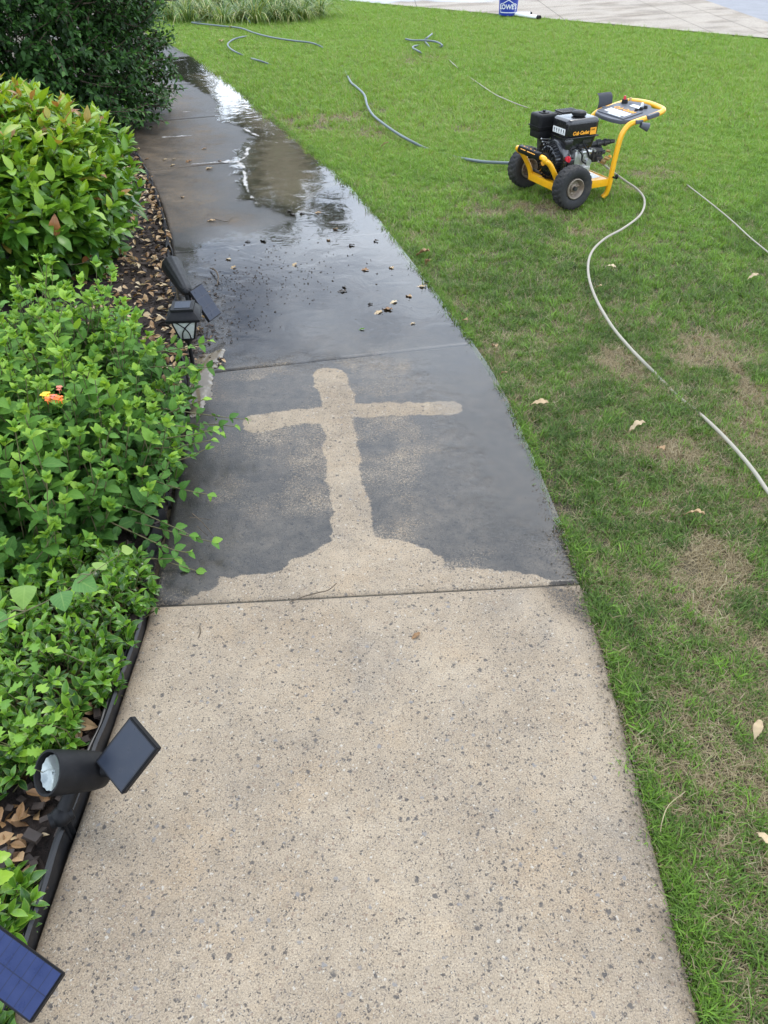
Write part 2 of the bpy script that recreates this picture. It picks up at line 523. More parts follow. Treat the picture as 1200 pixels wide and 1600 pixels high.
def soil_mat(name, a, b, sc=60.0, bump=.6, rough=.9):
    m, nt = new_mat(name)
    tc = add(nt, 'ShaderNodeTexCoord').outputs['Object']
    n = add(nt, 'ShaderNodeTexNoise', {'Vector': tc, 'Scale': sc, 'Detail': 8.0, 'Roughness': .7}).outputs['Fac']
    n2 = add(nt, 'ShaderNodeTexNoise', {'Vector': tc, 'Scale': 3.0, 'Detail': 4.0}).outputs['Fac']
    c = mixc(nt, rng_(nt, n, .3, .7), C(*a), C(*b))
    c = mixc(nt, .6, c, mixc(nt, n2, C(.6, .6, .6), C(1.35, 1.35, 1.35)), 'MULTIPLY')
    bp = add(nt, 'ShaderNodeBump', {'Height': n, 'Strength': bump, 'Distance': .01})
    out(nt, add(nt, 'ShaderNodeBsdfPrincipled', {'Base Color': c, 'Roughness': rough, 'Normal': bp.outputs[0]}).outputs[0])
    return m


M = {}
M['concrete'] = concrete_mat('pebbly_concrete')
M['pale_concrete'] = concrete_mat('pale_driveway_concrete', True)
M['water'] = water_mat()
M['joint'] = soil_mat('joint_dirt', (.05, .045, .035), (.13, .115, .09), 150)
M['soil'] = soil_mat('lawn_soil', (.040, .032, .020), (.105, .085, .050), 70)
M['crumb'] = soil_mat('dry_soil', (.075, .058, .038), (.17, .135, .09), 90)
M['mulch_soil'] = soil_mat('dark_mulch', (.012, .008, .006), (.045, .028, .02), 90, 1.0)
M['earth'] = soil_mat('far_turf', (.06, .11, .025), (.12, .2, .04), 20)
M['black'] = solid('black_plastic', (.006, .006, .007), .52, spec=.25, var=.3, dust=(.06, .055, .05, .2))
M['black_gloss'] = solid('glossy_black_enamel', (.010, .010, .011), .22, var=.3, coat=.4, dust=(.07, .065, .06, .12))
M['edging'] = solid('edging_plastic', (.011, .011, .012), .42, var=.3, scale=25, dust=(.09, .075, .06, .4))
M['grey_plastic'] = solid('dark_grey_plastic', (.085, .09, .105), .5, spec=.3, var=.12, dust=(.2, .19, .17, .2))
M['yellow'] = solid('yellow_powder_coat', (.86, .42, .010), .32, var=.07, coat=.25, dust=(.30, .17, .05, .3))
M['orange'] = solid('orange_print', (.85, .36, .02), .5, var=.05)
M['white_print'] = solid('white_print', (.72, .72, .70), .5, var=.06)
M['red'] = solid('red_plastic', (.55, .015, .03), .35)
M['rubber'] = solid('tyre_rubber', (.018, .017, .017), .75, var=.3, bump=.2, dust=(.10, .085, .065, .45))
M['rim'] = solid('dirty_wheel_rim', (.27, .22, .17), .5, metal=.55, var=.2, dust=(.16, .08, .04, .8))
M['alu'] = solid('cast_aluminium', (.55, .55, .54), .38, metal=.85, var=.15, dust=(.2, .18, .15, .4))
M['dark_metal'] = solid('dark_metal', (.06, .06, .062), .42, metal=.6, var=.3, dust=(.15, .12, .09, .4))
M['brass'] = solid('worn_brass', (.45, .30, .13), .4, metal=.8)
M['hose_grey'] = solid('grey_hose', (.115, .145, .15), .45, var=.2, scale=20)
M['straw'] = solid('dry_straw', (.34, .27, .15), .6, var=.2)
M['hose_white'] = solid('pale_pressure_hose', (.345, .315, .25), .6, spec=.25, var=.2, scale=15, dust=(.3, .26, .2, .5))
M['blue'] = solid('blue_bucket_plastic', (.012, .035, .30), .35, var=.08)
M['white_plastic'] = solid('white_plastic', (.78, .78, .77), .4)
M['frost'] = solid('frosted_glass', (.62, .65, .63), .25, var=.12, scale=60)
M['bark'] = soil_mat('twig_bark', (.05, .035, .022), (.16, .12, .08), 120, .8)
M['stem'] = solid('green_brown_stem', (.12, .11, .045), .6, var=.25)
M['asphalt'] = soil_mat('asphalt', (.18, .185, .20), (.30, .30, .31), 120, .4)
M['kerb'] = soil_mat('kerb_concrete', (.42, .39, .34), (.58, .55, .49), 60, .3)


def cells_mat(name, col, line, nx, ny, tilt=0.0):
    """solar cells: dark blue wafers between thin conductor lines, on the panel's own uv attributes"""
    m, nt = new_mat(name)
    u = attr(nt, 'pu'); v = attr(nt, 'pv')
    tc = add(nt, 'ShaderNodeTexCoord').outputs['Object']
    n = add(nt, 'ShaderNodeTexNoise', {'Vector': tc, 'Scale': 45.0, 'Detail': 5.0}).outputs['Fac']

    def ln(s, k, w):
        f = mth(nt, 'FRACT', mth(nt, 'MULTIPLY', s, float(k)))
        d = mth(nt, 'SUBTRACT', .5, mth(nt, 'ABSOLUTE', mth(nt, 'SUBTRACT', f, .5)))
        return mth(nt, 'LESS_THAN', d, w)
    l = mth(nt, 'MAXIMUM', ln(u, nx, .035), ln(v, ny, .022))
    c = mixc(nt, n, C(*[q * .8 for q in col]), C(*[q * 1.2 for q in col]))
    c = mixc(nt, mth(nt, 'MULTIPLY', l, .8), c, C(*line))
    p = add(nt, 'ShaderNodeBsdfPrincipled', {'Base Color': c, 'Roughness': rng_(nt, n, .3, .7, .25, .42), 'Specular IOR Level': .3})
    out(nt, p.outputs[0])
    return m


M['cells_blue'] = cells_mat('blue_solar_cells', (.017, .028, .086), (.010, .013, .028), 13, 2)
M['cells_dark'] = cells_mat('dark_solar_cells', (.022, .028, .042), (.015, .017, .022), 1, 1)
M['cells_grey'] = cells_mat('grey_solar_cells', (.032, .038, .056), (.06, .06, .07), 2, 2)
M['dry_leaf'] = leaf_mat('dry_leaf', [(0, (.10, .05, .025)), (.35, (.26, .14, .065)), (.7, (.42, .27, .14)), (1, (.60, .48, .32))], rough=.6, trans=.12, vein=.15)
M['wet_leaf'] = leaf_mat('dark_wet_leaf', [(0, (.020, .014, .010)), (.5, (.06, .035, .025)), (1, (.13, .08, .05))], rough=.3, trans=.05, vein=.1)
M['chip'] = solid('mulch_chip', (.030, .019, .013), .7, var=.5, scale=12, dust=(.12, .08, .055, .5))

# ------------------------------------------------------------------ the path: curve, slabs, puddle
Rpts = [(.55, -1.6), (.552, -.6), (.557, .5), (.567, 1.0), (.572, 1.4), (.560, 1.62), (.542, 1.85), (.502, 2.28), (.440, 2.79), (.301, 3.40),
        (.137, 4.03), (-.165, 5.13), (-.586, 6.30), (-1.162, 7.73), (-1.88, 9.60), (-2.42, 10.8), (-3.3, 12.5), (-4.6, 14.4)]
RE = catmull(Rpts, 24)
for _ in range(30):
    RE[1:-1] = .25 * RE[:-2] + .5 * RE[1:-1] + .25 * RE[2:]
dR = np.gradient(RE, axis=0)
dR /= np.linalg.norm(dR, axis=1)[:, None]
NL = np.stack([-dR[:, 1], dR[:, 0]], 1)
WID = 1.215
CE = RE + NL * WID / 2
LE = RE + NL * WID
sC = np.concatenate([[0], np.cumsum(np.linalg.norm(np.diff(CE, axis=0), axis=1))])


def path_at(s, off):
    """point on the path: s along the centre line, off to the left of it"""
    x = np.interp(s, sC, CE[:, 0]); y = np.interp(s, sC, CE[:, 1])
    nx = np.interp(s, sC, NL[:, 0]); ny = np.interp(s, sC, NL[:, 1])
    return x + nx * off, y + ny * off


def path_coords(x, y):
    """s, offset of world points (nearest sample of the centre line)"""
    x = np.asarray(x); y = np.asarray(y)
    s = np.empty(len(x)); o = np.empty(len(x))
    for a in range(0, len(x), 20000):
        d = (x[a:a + 20000, None] - CE[None, :, 0]) ** 2 + (y[a:a + 20000, None] - CE[None, :, 1]) ** 2
        k = d.argmin(1)
        s[a:a + 20000] = sC[k]
        o[a:a + 20000] = (x[a:a + 20000] - CE[k, 0]) * NL[k, 0] + (y[a:a + 20000] - CE[k, 1]) * NL[k, 1]
    return s, o


def s_of_y(y):
    return float(np.interp(y, CE[:, 1], sC))


joints = [s_of_y(v) for v in (-1.4, 0.1 - .02, 1.545, 2.95, 4.33, 5.97, 7.36, 8.8, 10.3, 11.7, 13.2)]
joints[1] = s_of_y(.06)

nz1, nz2, nz3 = Noise2(1), Noise2(2), Noise2(3)


def px_poly(pts):
    return np.array([tuple(W(*p))[:2] for p in pts])


def sd_poly(x, y, poly):
    """signed distance to a closed polygon, negative inside"""
    d = np.full(x.shape, 1e9); ins = np.zeros(x.shape, bool)
    n = len(poly)
    for i in range(n):
        ax, ay = poly[i]; bx, by = poly[(i + 1) % n]
        ex, ey = bx - ax, by - ay
        t = np.clip(((x - ax) * ex + (y - ay) * ey) / (ex * ex + ey * ey + 1e-12), 0, 1)
        d = np.minimum(d, np.hypot(x - ax - t * ex, y - ay - t * ey))
        c = ((ay > y) != (by > y)) & (x < (bx - ax) * (y - ay) / (by - ay + 1e-12) + ax)
        ins ^= c
    return np.where(ins, -d, d)


def sd_line(x, y, pts, rad=None):
    d = np.full(x.shape, 1e9)
    for i in range(len(pts) - 1):
        ax, ay = pts[i]; bx, by = pts[i + 1]
        ex, ey = bx - ax, by - ay
        t = np.clip(((x - ax) * ex + (y - ay) * ey) / (ex * ex + ey * ey + 1e-12), 0, 1)
        r = 0 if rad is None else rad[i] * (1 - t) + rad[i + 1] * t
        d = np.minimum(d, np.hypot(x - ax - t * ex, y - ay - t * ey) - r)
    return d


def ppm(py):            # photo pixels per metre at ground there
    b = (py - 800) / F_PX
    return F_PX * (math.sin(PITCH) + b * math.cos(PITCH)) / CAM_H


post = [(516, 587, 25), (527, 620, 25), (531, 660, 22), (533, 705, 25), (539, 745, 25), (549, 790, 28), (552, 830, 29), (550, 870, 32)]
arm = [(402, 661, 17), (450, 653, 17), (510, 647, 16), (560, 642, 14), (640, 639, 13), (702, 638, 13)]
foot = [(255, 965), (262, 948), (340, 918), (346, 903), (445, 894), (458, 874), (500, 860), (525, 842), (580, 838), (640, 848), (685, 872), (690, 888), (760, 894), (838, 899), (858, 908), (850, 930), (560, 960)]
post_w = px_poly([q[:2] for q in post]); post_r = [q[2] / ppm(q[1]) for q in post]
arm_w = px_poly([q[:2] for q in arm]); arm_r = [q[2] * 1.35 / ppm(q[1]) for q in arm]
foot_w = px_poly(foot)
# outline of standing water on its dry side, far to near, then the whole wet slabs
pud = [(262, 78), (262, 96), (272, 105), (268, 120), (305, 132), (332, 150), (350, 160), (344, 175), (352, 187), (380, 201), (404, 213), (383, 234), (371, 252), (378, 276), (386, 312), (431, 327), (458, 340),
       (430, 362), (330, 378), (285, 388), (330, 440), (350, 520), (345, 560), (560, 566), (640, 575), (690, 625), (728, 700), (765, 800), (800, 890), (900, 925), (960, 900), (900, 700), (700, 400), (520, 200), (350, 60)]
pud_w = px_poly(pud)
mud_w = px_poly([(300, 118), (345, 112), (480, 215), (512, 285), (470, 330), (400, 312), (385, 250), (404, 213), (350, 175)])
foam_lines = [px_poly(q) for q in ([(388, 232), (384, 245), (372, 253), (381, 262), (383, 285), (388, 300), (400, 318)], [(404, 213), (380, 201), (352, 188)], [(300, 257), (340, 254), (372, 253)],
                                   [(273, 176), (310, 174), (344, 174)], [(255, 215), (300, 212)][:2])]
runoff_w = px_poly([(349, 548), (352, 552), (340, 566), (333, 580), (329, 600), (325, 622), (312, 650), (300, 650), (296, 610), (300, 575), (318, 556)])
runfoam_w = px_poly([(338, 552), (338, 566), (332, 577), (329, 592), (326, 610), (323, 626)])
damp_w = px_poly([(835, 903), (905, 925), (945, 1000), (985, 1120), (960, 1060), (915, 985), (870, 950)])


def masks(x, y):
    """wet, dirt, grime, film, mud, foam at ground points"""
    n = nz1(x * 14, y * 14, 4) - .5
    nf = nz2(x * 60, y * 60, 3) - .5
    sd = np.minimum(np.minimum(sd_line(x, y, post_w, post_r), sd_line(x, y, arm_w, arm_r)), sd_poly(x, y, foot_w))
    s, off = path_coords(x, y)
    clean = 1 - smooth01(sd + n * .034 + nf * .016, -.006, .010)
    beyond = smooth01(s, joints[2] - .012, joints[2] + .012)
    wet = beyond * (1 - clean)
    # the soaked slab round the cross: speckled where the high grains dry
    spk = smooth01(nz3(x * 4.1 + 4, y * 5.6, 4), .36, .62)
    in2 = beyond * (1 - smooth01(s, joints[3] - .05, joints[3] + .3))
    halo = np.exp(-np.clip(sd, 0, 1) / .10)
    wet = wet * (1 - in2 * (.20 + .27 * spk * smooth01(off, -.54, -.30) + .03 * halo))
    wet = wet * (1 - .25 * smooth01(s, joints[4] - .2, joints[4] + .4) * (1 - smooth01(sd_poly(x, y, pud_w), -.01, .05) * -1 - 1))
    film_sd = sd_poly(x, y, pud_w)
    film = 1 - smooth01(film_sd + n * .17 + nf * .03, -.05, .08)
    soft = 1 - smooth01(film_sd + n * .16, -.22, .20)
    k = smooth01(s, joints[4] + .15, joints[4] + .95)
    film = film * k + soft * (1 - k) * .85
    film = film * smooth01(s, joints[2] + .05, joints[2] + .35)
    far = smooth01(s + n * .25, joints[4] - .05, joints[4] + .55)
    dry_far = far * smooth01(film_sd + n * .15, .0, .32)
    wet = np.where(far > 0, wet * (1 - dry_far * .40), wet)
    # damp muddy corner on the first slab and splashes by the bed
    dsd = sd_poly(x, y, damp_w)
    dmp = (1 - smooth01(dsd + n * .05, -.03, .05)) * (1 - beyond)
    wet = np.maximum(wet, dmp * .50)
    dirt = np.maximum(far * .92, dmp * .75)
    dirt = np.maximum(dirt, .08 * beyond * (1 - clean) * (1 - far))
    edge = smooth01(np.abs(off), WID / 2 - .07, WID / 2) * (1 - beyond)
    dirt = np.maximum(dirt, edge * (.35 + n))
    grime = edge * np.clip(.25 + n * 1.2, 0, 1) * .6 + beyond * smooth01(off, WID / 2 - .28, WID / 2 - .02) * (1 - far) * .75
    mud = (1 - smooth01(sd_poly(x, y, mud_w) + n * .25, -.22, .14))
    foam = np.zeros_like(x)
    for fl in foam_lines:
        foam = np.maximum(foam, 1 - smooth01(sd_line(x, y, fl) + n * .05, -.004, .026))
    return np.clip(wet, 0, 1), np.clip(dirt, 0, 1), np.clip(grime, 0, 1), np.clip(film, 0, 1), mud, foam


def grid_faces(nu, nv):
    i = np.arange(nu - 1)[:, None]; j = np.arange(nv - 1)[None, :]
    a = i * nv + j
    return np.stack([a, a + nv, a + nv + 1, a + 1], -1).reshape(-1, 4)


path = link('garden_path', npmesh('garden_path', [(*path_at(s, o), z) for s in np.linspace(joints[0], joints[-1], 60) for o, z in ((-.60, -.009), (.60, -.009))], grid_faces(60, 2)), M['joint'], kind='structure')
steps = [.03, .012, .0055, .009, .011, .016, .02, .03, .04, .05]
for i in range(len(joints) - 1):
    g = .0035
    s0, s1 = joints[i] + g, joints[i + 1] - g
    st = steps[i]
    ns = max(6, int((s1 - s0) / st)); nt_ = max(6, int(WID / st))
    # rows pulled in and down at the rim so the arris is rounded
    su = np.concatenate([[s0, s0 + .002, s0 + .006], np.linspace(s0 + .012, s1 - .012, ns), [s1 - .006, s1 - .002, s1]])
    sv = np.concatenate([[-WID / 2, -WID / 2 + .002, -WID / 2 + .006], np.linspace(-WID / 2 + .012, WID / 2 - .012, nt_), [WID / 2 - .006, WID / 2 - .002, WID / 2]])
    S, O = np.meshgrid(su, sv, indexing='ij')
    X, Y = path_at(S.ravel(), O.ravel())
    ed = np.minimum(np.minimum(S - s0, s1 - S), np.minimum(O + WID / 2, WID / 2 - O)).ravel()
    Z = -.006 * (1 - smooth01(ed, -.001, .010)) + (nz1(X * 5, Y * 5, 3) - .5) * .0016
    # sides fall to below the lawn
    rim = (ed <= 1e-6)
    wet, dirt, grime, film, mud, foam = masks(X, Y)
    # ragged worn edge at the lawn side
    n_ = nz2(X * 9, Y * 9, 3) - .5
    V = np.stack([X, Y, Z], 1)
    Fq = grid_faces(len(su), len(sv))
    idx = np.arange(len(V)).reshape(len(su), len(sv))
    loop = np.concatenate([idx[0, :-1], idx[:-1, -1], idx[-1, :0:-1], idx[:0:-1, 0]])
    low = V[loop].copy(); low[:, 2] = -.10
    k0 = len(V)
    V = np.concatenate([V, low])
    m_ = len(loop); a = np.arange(m_)
    Fs = np.stack([loop[a], k0 + a, k0 + (a + 1) % m_, loop[(a + 1) % m_]], 1)[:, ::-1]
    at = {}
    for nm, v in (('wet', wet), ('dirt', dirt), ('grime', grime)):
        at[nm] = np.concatenate([v, v[loop]])
    me = npmesh('slab', V, np.concatenate([Fq, Fs]), at)
    link('slab', me, M['concrete'], path, smooth=True)

# standing water: a thin sheet over the slabs, kept where there is any
st = .010
su = np.arange(joints[2] + .02, joints[8], st); sv = np.arange(-WID / 2 - .015, WID / 2, .011)
S, O = np.meshgrid(su, sv, indexing='ij')
X, Y = path_at(S.ravel(), O.ravel())
wet, dirt, grime, film, mud, foam = masks(X, Y)
V = np.stack([X, Y, np.full(len(X), .0026)], 1)
Fq = grid_faces(len(su), len(sv))
keep = (np.maximum(film, foam)[Fq].max(1) > .04)
Fq = Fq[keep]
used = np.unique(Fq); remap = np.full(len(V), -1); remap[used] = np.arange(len(used))
me = npmesh('puddle', V[used], remap[Fq], {'film': film[used], 'mud': mud[used], 'foam': foam[used]})
link('puddle', me, M['water'], kind='structure', smooth=True)

# silty trickle between edging and path
xs = np.linspace(runoff_w[:, 0].min() - .03, runoff_w[:, 0].max() + .03, 60); ys = np.linspace(runoff_w[:, 1].min() - .03, runoff_w[:, 1].max() + .03, 110)
X, Y = [q.ravel() for q in np.meshgrid(xs, ys, indexing='ij')]
sd = sd_poly(X, Y, runoff_w) + (nz1(X * 40, Y * 40, 3) - .5) * .035 + .004
film = (sd < .012) * 1.0
fo = 1 - smooth01(sd_line(X, Y, runfoam_w) + (nz2(X * 50, Y * 50, 3) - .5) * .012, -.002, .008)
V = np.stack([X, Y, .006 - .004 * smooth01(sd, -.012, .01)], 1)
Fq = grid_faces(60, 110); Fq = Fq[(sd[Fq].max(1) < .012)]
used = np.unique(Fq); remap = np.full(len(V), -1); remap[used] = np.arange(len(used))
me = npmesh('muddy_runoff', V[used], remap[Fq], {'film': film[used], 'mud': np.full(len(used), 1.2), 'foam': fo[used] * .36})
link('muddy_runoff', me, M['water'], kind='structure', smooth=True)

# ------------------------------------------------------------------ ground, lawn base, bed, driveway, road
link('ground', npmesh('ground', [(-250, -150, -.10), (250, -150, -.10), (250, 350, -.10), (-250, 350, -.10)], np.array([[0, 1, 2, 3]])), M['earth'], kind='structure')


def sheet(name, x0, x1, y0, y1, z, step, mat, amp=0.0, fr=2.0, kind='structure'):
    xs = np.arange(x0, x1 + step, step); ys = np.arange(y0, y1 + step, step)
    X, Y = [q.ravel() for q in np.meshgrid(xs, ys, indexing='ij')]
    Z = z + amp * (nz3(X * fr, Y * fr, 3) - .5)
    return link(name, npmesh(name, np.stack([X, Y, Z], 1), grid_faces(len(xs), len(ys))), mat, kind=kind, smooth=True)


sheet('lawn', -9, 5.74, -2, 16.5, -.022, .12, M['soil'], .016, 1.6)
# mulch bed follows the path's left edge
nb = 150
bx = []
for sv in np.linspace(joints[0], s_of_y(10), nb):
    for o in np.linspace(0, 1, 22):
        x, y = path_at(sv, WID / 2 + .012 + o * 4.0)
        z = -.004 + .05 * min(1, o * 4.0 / .6) + (float(nz1(x * 7, y * 7, 3)) - .5) * .018
        bx.append((x, y, z))
bed = link('mulch_bed', npmesh('mulch_bed', bx, grid_faces(nb, 22)), M['mulch_soil'], kind='structure', smooth=True)

# driveway edge runs through these two points
D0 = W(560, 3)[:2]; D1 = W(1200, 60)[:2]
dd = np.array(D1) - np.array(D0); dd /= np.linalg.norm(dd)
dn = np.array([-dd[1], dd[0]])
if dn[1] < 0:
    dn = -dn


def drv(a, b):
    return np.array(D0) + dd * a + dn * b


def edge_y(x):
    return D0[1] + (x - D0[0]) * dd[1] / dd[0]


drive = link('driveway', npmesh('driveway', [(-14, edge_y(-14) + .02, -.006), (5.76, edge_y(5.76) + .02, -.006), (5.76, 26, -.006), (-14, 26, -.006)], np.array([[0, 1, 2, 3]])), M['joint'], kind='structure')
# slabs run down to the gutter of the street on the far right
for (x0, x1) in ((-14, -9.5), (-9.5, -5.6), (-5.6, -2.4), (-2.4, .55), (.55, 2.75), (2.75, 4.55), (4.55, 5.22), (5.22, 5.76)):
    for (v0, v1) in ((0, .36), (.36, 1)):
        ux = np.linspace(x0 + .005, x1 - .005, 30); uv = np.linspace(v0 + .0012, v1 - .0012, 60)
        A, B = [q.ravel() for q in np.meshgrid(ux, uv, indexing='ij')]
        Y = edge_y(A) + B * (26 - edge_y(A))
        wv = np.exp(-((A - .6) / 1.6) ** 2 - ((Y - 16.4) / .7) ** 2) * smooth01(nz1(A * 1.2, Y * 2.0, 3), .3, .6) * .9
        q = (Y - 13) - .55 * (A - 3)                                      # tyre tracks swing in from the street
        tyre = np.exp(-((q - .9 - .12 * np.sin(A)) / .10) ** 2) + np.exp(-((q - 2.5) / .13) ** 2) + .6 * np.exp(-((q - 1.6) / .05) ** 2)
        di = np.clip(.10 + .50 * smooth01(nz2(A * 1.4 + Y * .8, q * 4, 4), .45, .75) + .55 * tyre * smooth01(nz3(A * 2, q * 9, 3), .3, .6), 0, .85)
        link('driveway_slab', npmesh('driveway_slab', np.stack([A, Y, np.full(len(A), .004)], 1), grid_faces(30, 60), {'wet': wv, 'dirt': di, 'grime': di * 0}), M['pale_concrete'], drive, smooth=True)
link('road', npmesh('road', [(5.78, -30, -.004), (16, -30, -.004), (16, 80, -.004), (5.78, 80, -.004)], np.array([[0, 1, 2, 3]])), M['asphalt'], kind='structure')

# ------------------------------------------------------------------ grass
def blade_mesh(name, nb, spread, h, w, seed, lay=0.5, seg=3):
    r = np.random.default_rng(seed)
    V = []; Fq = []; g = []; bv = []
    for b in range(nb):
        a = r.random() * 2 * math.pi; rad = spread * math.sqrt(r.random())
        p = np.array([rad * math.cos(a), rad * math.sin(a), -.004])
        az = r.random() * 2 * math.pi
        out_ = np.array([math.cos(az), math.sin(az), 0])
        side = np.array([-math.sin(az), math.cos(az), 0])
        L = h * (.55 + .75 * r.random()); ww = w * (.7 + .6 * r.random())
        tilt = lay * (.3 + .9 * r.random()); bend = .5 + .9 * r.random()
        k = len(V); cur = p.copy(); shade = r.random()
        for s in range(seg + 1):
            t = s / seg
            hw = ww * .5 * (1 - t ** 1.8 * .96)
            V += [cur - side * hw, cur + side * hw]
            g += [shade, shade]; bv += [t, t]
            an = tilt + bend * t
            cur = cur + (out_ * math.sin(an) + np.array([0, 0, 1]) * max(math.cos(an), -.15)) * L / seg
        for s in range(seg):
            Fq.append((k + 2 * s, k + 2 * s + 1, k + 2 * s + 3, k + 2 * s + 2))
    return npmesh(name, V, np.array(Fq), {'blade': g, 'blade_v': bv})


M['grass'] = grass_mat('turf_blades', (.042, .078, .020), (.100, .175, .030), (.215, .390, .042), (.36, .30, .14))
M['thatch'] = grass_mat('dead_thatch', (.12, .09, .05), (.25, .195, .105), (.37, .30, .17), (.48, .41, .26))
tufts = bpy.data.collections.new('grass_tufts')
for i, a in enumerate([(17, .022, .030, .0026, .60), (19, .026, .026, .0024, .80), (14, .018, .036, .0028, .50), (18, .030, .022, .0023, 1.0),
                       (14, .030, .024, .0022, 1.35), (11, .034, .034, .0020, 1.5)]):
    me = blade_mesh('grass_tuft', *a[:4], 20 + i, a[4])
    me.materials.append(M['grass'] if i < 4 else M['thatch'])
    me.polygons.foreach_set('use_smooth', np.ones(len(me.polygons), bool))
    o = bpy.data.objects.new('tuft_%s' % 'abcdef'[i], me)
    tufts.objects.link(o)

brown = [W(*p) for p in ((838, 325), (868, 352), (800, 312), (530, 185), (575, 205), (505, 195), (1010, 265), (985, 285), (720, 205), (655, 92), (965, 560), (1090, 840), (455, 190), (1130, 560), (770, 330), (600, 170), (1060, 720), (1140, 930))]
brown_r = [.26, .24, .2, .3, .24, .2, .3, .2, .22, .35, .12, .12, .25, .2, .2, .2, .1, .12]


def lawn_fields(x, y):
    n = nz1(x * 1.3 + 9, y * 1.3, 4); nf = nz2(x * 6, y * 6, 3); nn = nz3(x * 18, y * 18, 2)
    dead = np.zeros_like(x)
    for (p, r) in zip(brown, brown_r):
        dead = np.maximum(dead, np.exp(-(((x - p.x) / r) ** 2 + ((y - p.y) / (r * 1.3)) ** 2)))
    dead = dead * smooth01(nf, .25, .6)
    near = 1 - smooth01(y + .25 * x, 2.2, 6.5)
    thin = np.clip(.02 + .30 * (1 - smooth01(y, 3, 7)) + .36 * near * smooth01(nf * .75 + n * .25, .22, .74) + .75 * dead + .12 * smooth01(n, .5, .7) * (1 - .7 * smooth01(y, 4, 8)), 0, .95)
    tint = .40 + .42 * smooth01(y, 3.0, 8) - .17 * near + (n - .5) * .5 + (nf - .5) * .35 + .12 * dead
    return thin, tint, dead, nn


def scatter(n, x0, x1, y0, y1, scale, seed, edge_fade=True):
    r = np.random.default_rng(seed)
    x = r.uniform(x0, x1, n); y = r.uniform(y0, y1, n)
    px, py, zc = project(np.stack([x, y, np.zeros(n)], 1))
    k = (zc > .3) & (px > -160) & (px < 1360) & (py > -70) & (py < 1760)
    x, y = x[k], y[k]
    s, off = path_coords(x, y)
    e = -off - WID / 2            # distance into the lawn
    lim = (nz2(s * 5, s * 0 + 3, 3) - .5) * .085 - .008
    soil = (nz3(s * 2.2, e * 4, 3) > .52) & (e < .09) & (y < 3.2)
    k = (e > lim) & ~(soil & (r.random(len(x)) < .75))
    D = (x - D0[0]) * dn[0] + (y - D0[1]) * dn[1]
    k &= D < -.01 + .03 * r.random(len(x))
    x, y, e = x[k], y[k], e[k]
    thin, tint, dead, nn = lawn_fields(x, y)
    k = r.random(len(x)) > (.10 + .10 * dead)
    x, y, e, thin, tint, nn = x[k], y[k], e[k], thin[k], tint[k], nn[k]
    dead_k = r.random(len(x)) < thin
    kind = np.where(dead_k, r.integers(4, 6, len(x)), r.integers(0, 4, len(x)))
    rim = np.exp(-np.abs(e - .02) / .05)
    sc = scale * (.75 + .55 * r.random(len(x))) * (1 + .35 * rim * (nn > .5)) * (.8 + .5 * nn)
    tint = np.clip(tint + r.normal(0, .12, len(x)) - .10 * rim, 0, .74)
    tint = np.where((r.random(len(x)) < .10) & (y > 4), np.clip(tint + .22, 0, .80), tint)
    tint = np.where(dead_k, np.clip(r.normal(.45, .25, len(x)), 0, 1), tint)
    rot = np.stack([r.normal(0, .12, len(x)), r.normal(0, .12, len(x)), r.uniform(0, 6.283, len(x))], 1)
    z = -.018 + .016 * (nz3(x * 1.6, y * 1.6, 3) - .5)
    return np.stack([x, y, z], 1), kind, sc, tint, rot


def edge_tufts(n, seed):
    """ragged runners that flop over the rim of the path"""
    r = np.random.default_rng(seed)
    s = r.uniform(0.5, s_of_y(8.0), n)
    k = nz1(s * 6, s * 0 + 1.5, 3) + r.normal(0, .08, n) > .50
    s = s[k]
    x, y = path_at(s, -(WID / 2 + .012 + np.abs(r.normal(0, .018, len(s)))))
    az = np.arctan2(np.interp(s, sC, NL[:, 1]), np.interp(s, sC, NL[:, 0]))
    lean = r.uniform(.2, .75, len(s))
    rot = np.stack([-np.sin(az) * lean, np.cos(az) * lean, r.uniform(0, 6.283, len(s))], 1)
    kind = np.where(r.random(len(s)) < .22, 5, r.integers(0, 3, len(s)))
    return np.stack([x, y, np.full(len(s), -.012)], 1), kind, r.uniform(.7, 1.25, len(s)), np.clip(r.normal(.34, .14, len(s)), 0, .7), rot


parts = [edge_tufts(5200, 9), scatter(70000, .3, 2.9, .3, 3.2, .84, 1), scatter(100000, -.8, 5.4, 3.2, 7.0, 1.02, 2), scatter(150000, -4.5, 5.7, 7.0, 17.0, 1.40, 3)]
P, kind_, sc_, tint_, rot_ = [np.concatenate(q) for q in zip(*parts)]
print('tufts', len(P))
me = bpy.data.meshes.new('lawn_grass')
me.vertices.add(len(P)); me.vertices.foreach_set('co', P.astype(np.float32).ravel())
for nm, typ, v in (('kind_id', 'INT', kind_.astype(np.int32)), ('scl', 'FLOAT', sc_.astype(np.float32)), ('tint', 'FLOAT', tint_.astype(np.float32))):
    a = me.attributes.new(nm, typ, 'POINT'); a.data.foreach_set('value', v)
a = me.attributes.new('rot', 'FLOAT_VECTOR', 'POINT'); a.data.foreach_set('vector', rot_.astype(np.float32).ravel())
grass = link('lawn_grass', me, kind='stuff')
ng = bpy.data.node_groups.new('grow_grass', 'GeometryNodeTree')
ng.interface.new_socket('Geometry', in_out='INPUT', socket_type='NodeSocketGeometry')
ng.interface.new_socket('Geometry', in_out='OUTPUT', socket_type='NodeSocketGeometry')
gi = ng.nodes.new('NodeGroupInput'); go = ng.nodes.new('NodeGroupOutput')
ci = ng.nodes.new('GeometryNodeCollectionInfo'); ci.inputs['Collection'].default_value = tufts
ci.inputs['Separate Children'].default_value = True; ci.inputs['Reset Children'].default_value = True


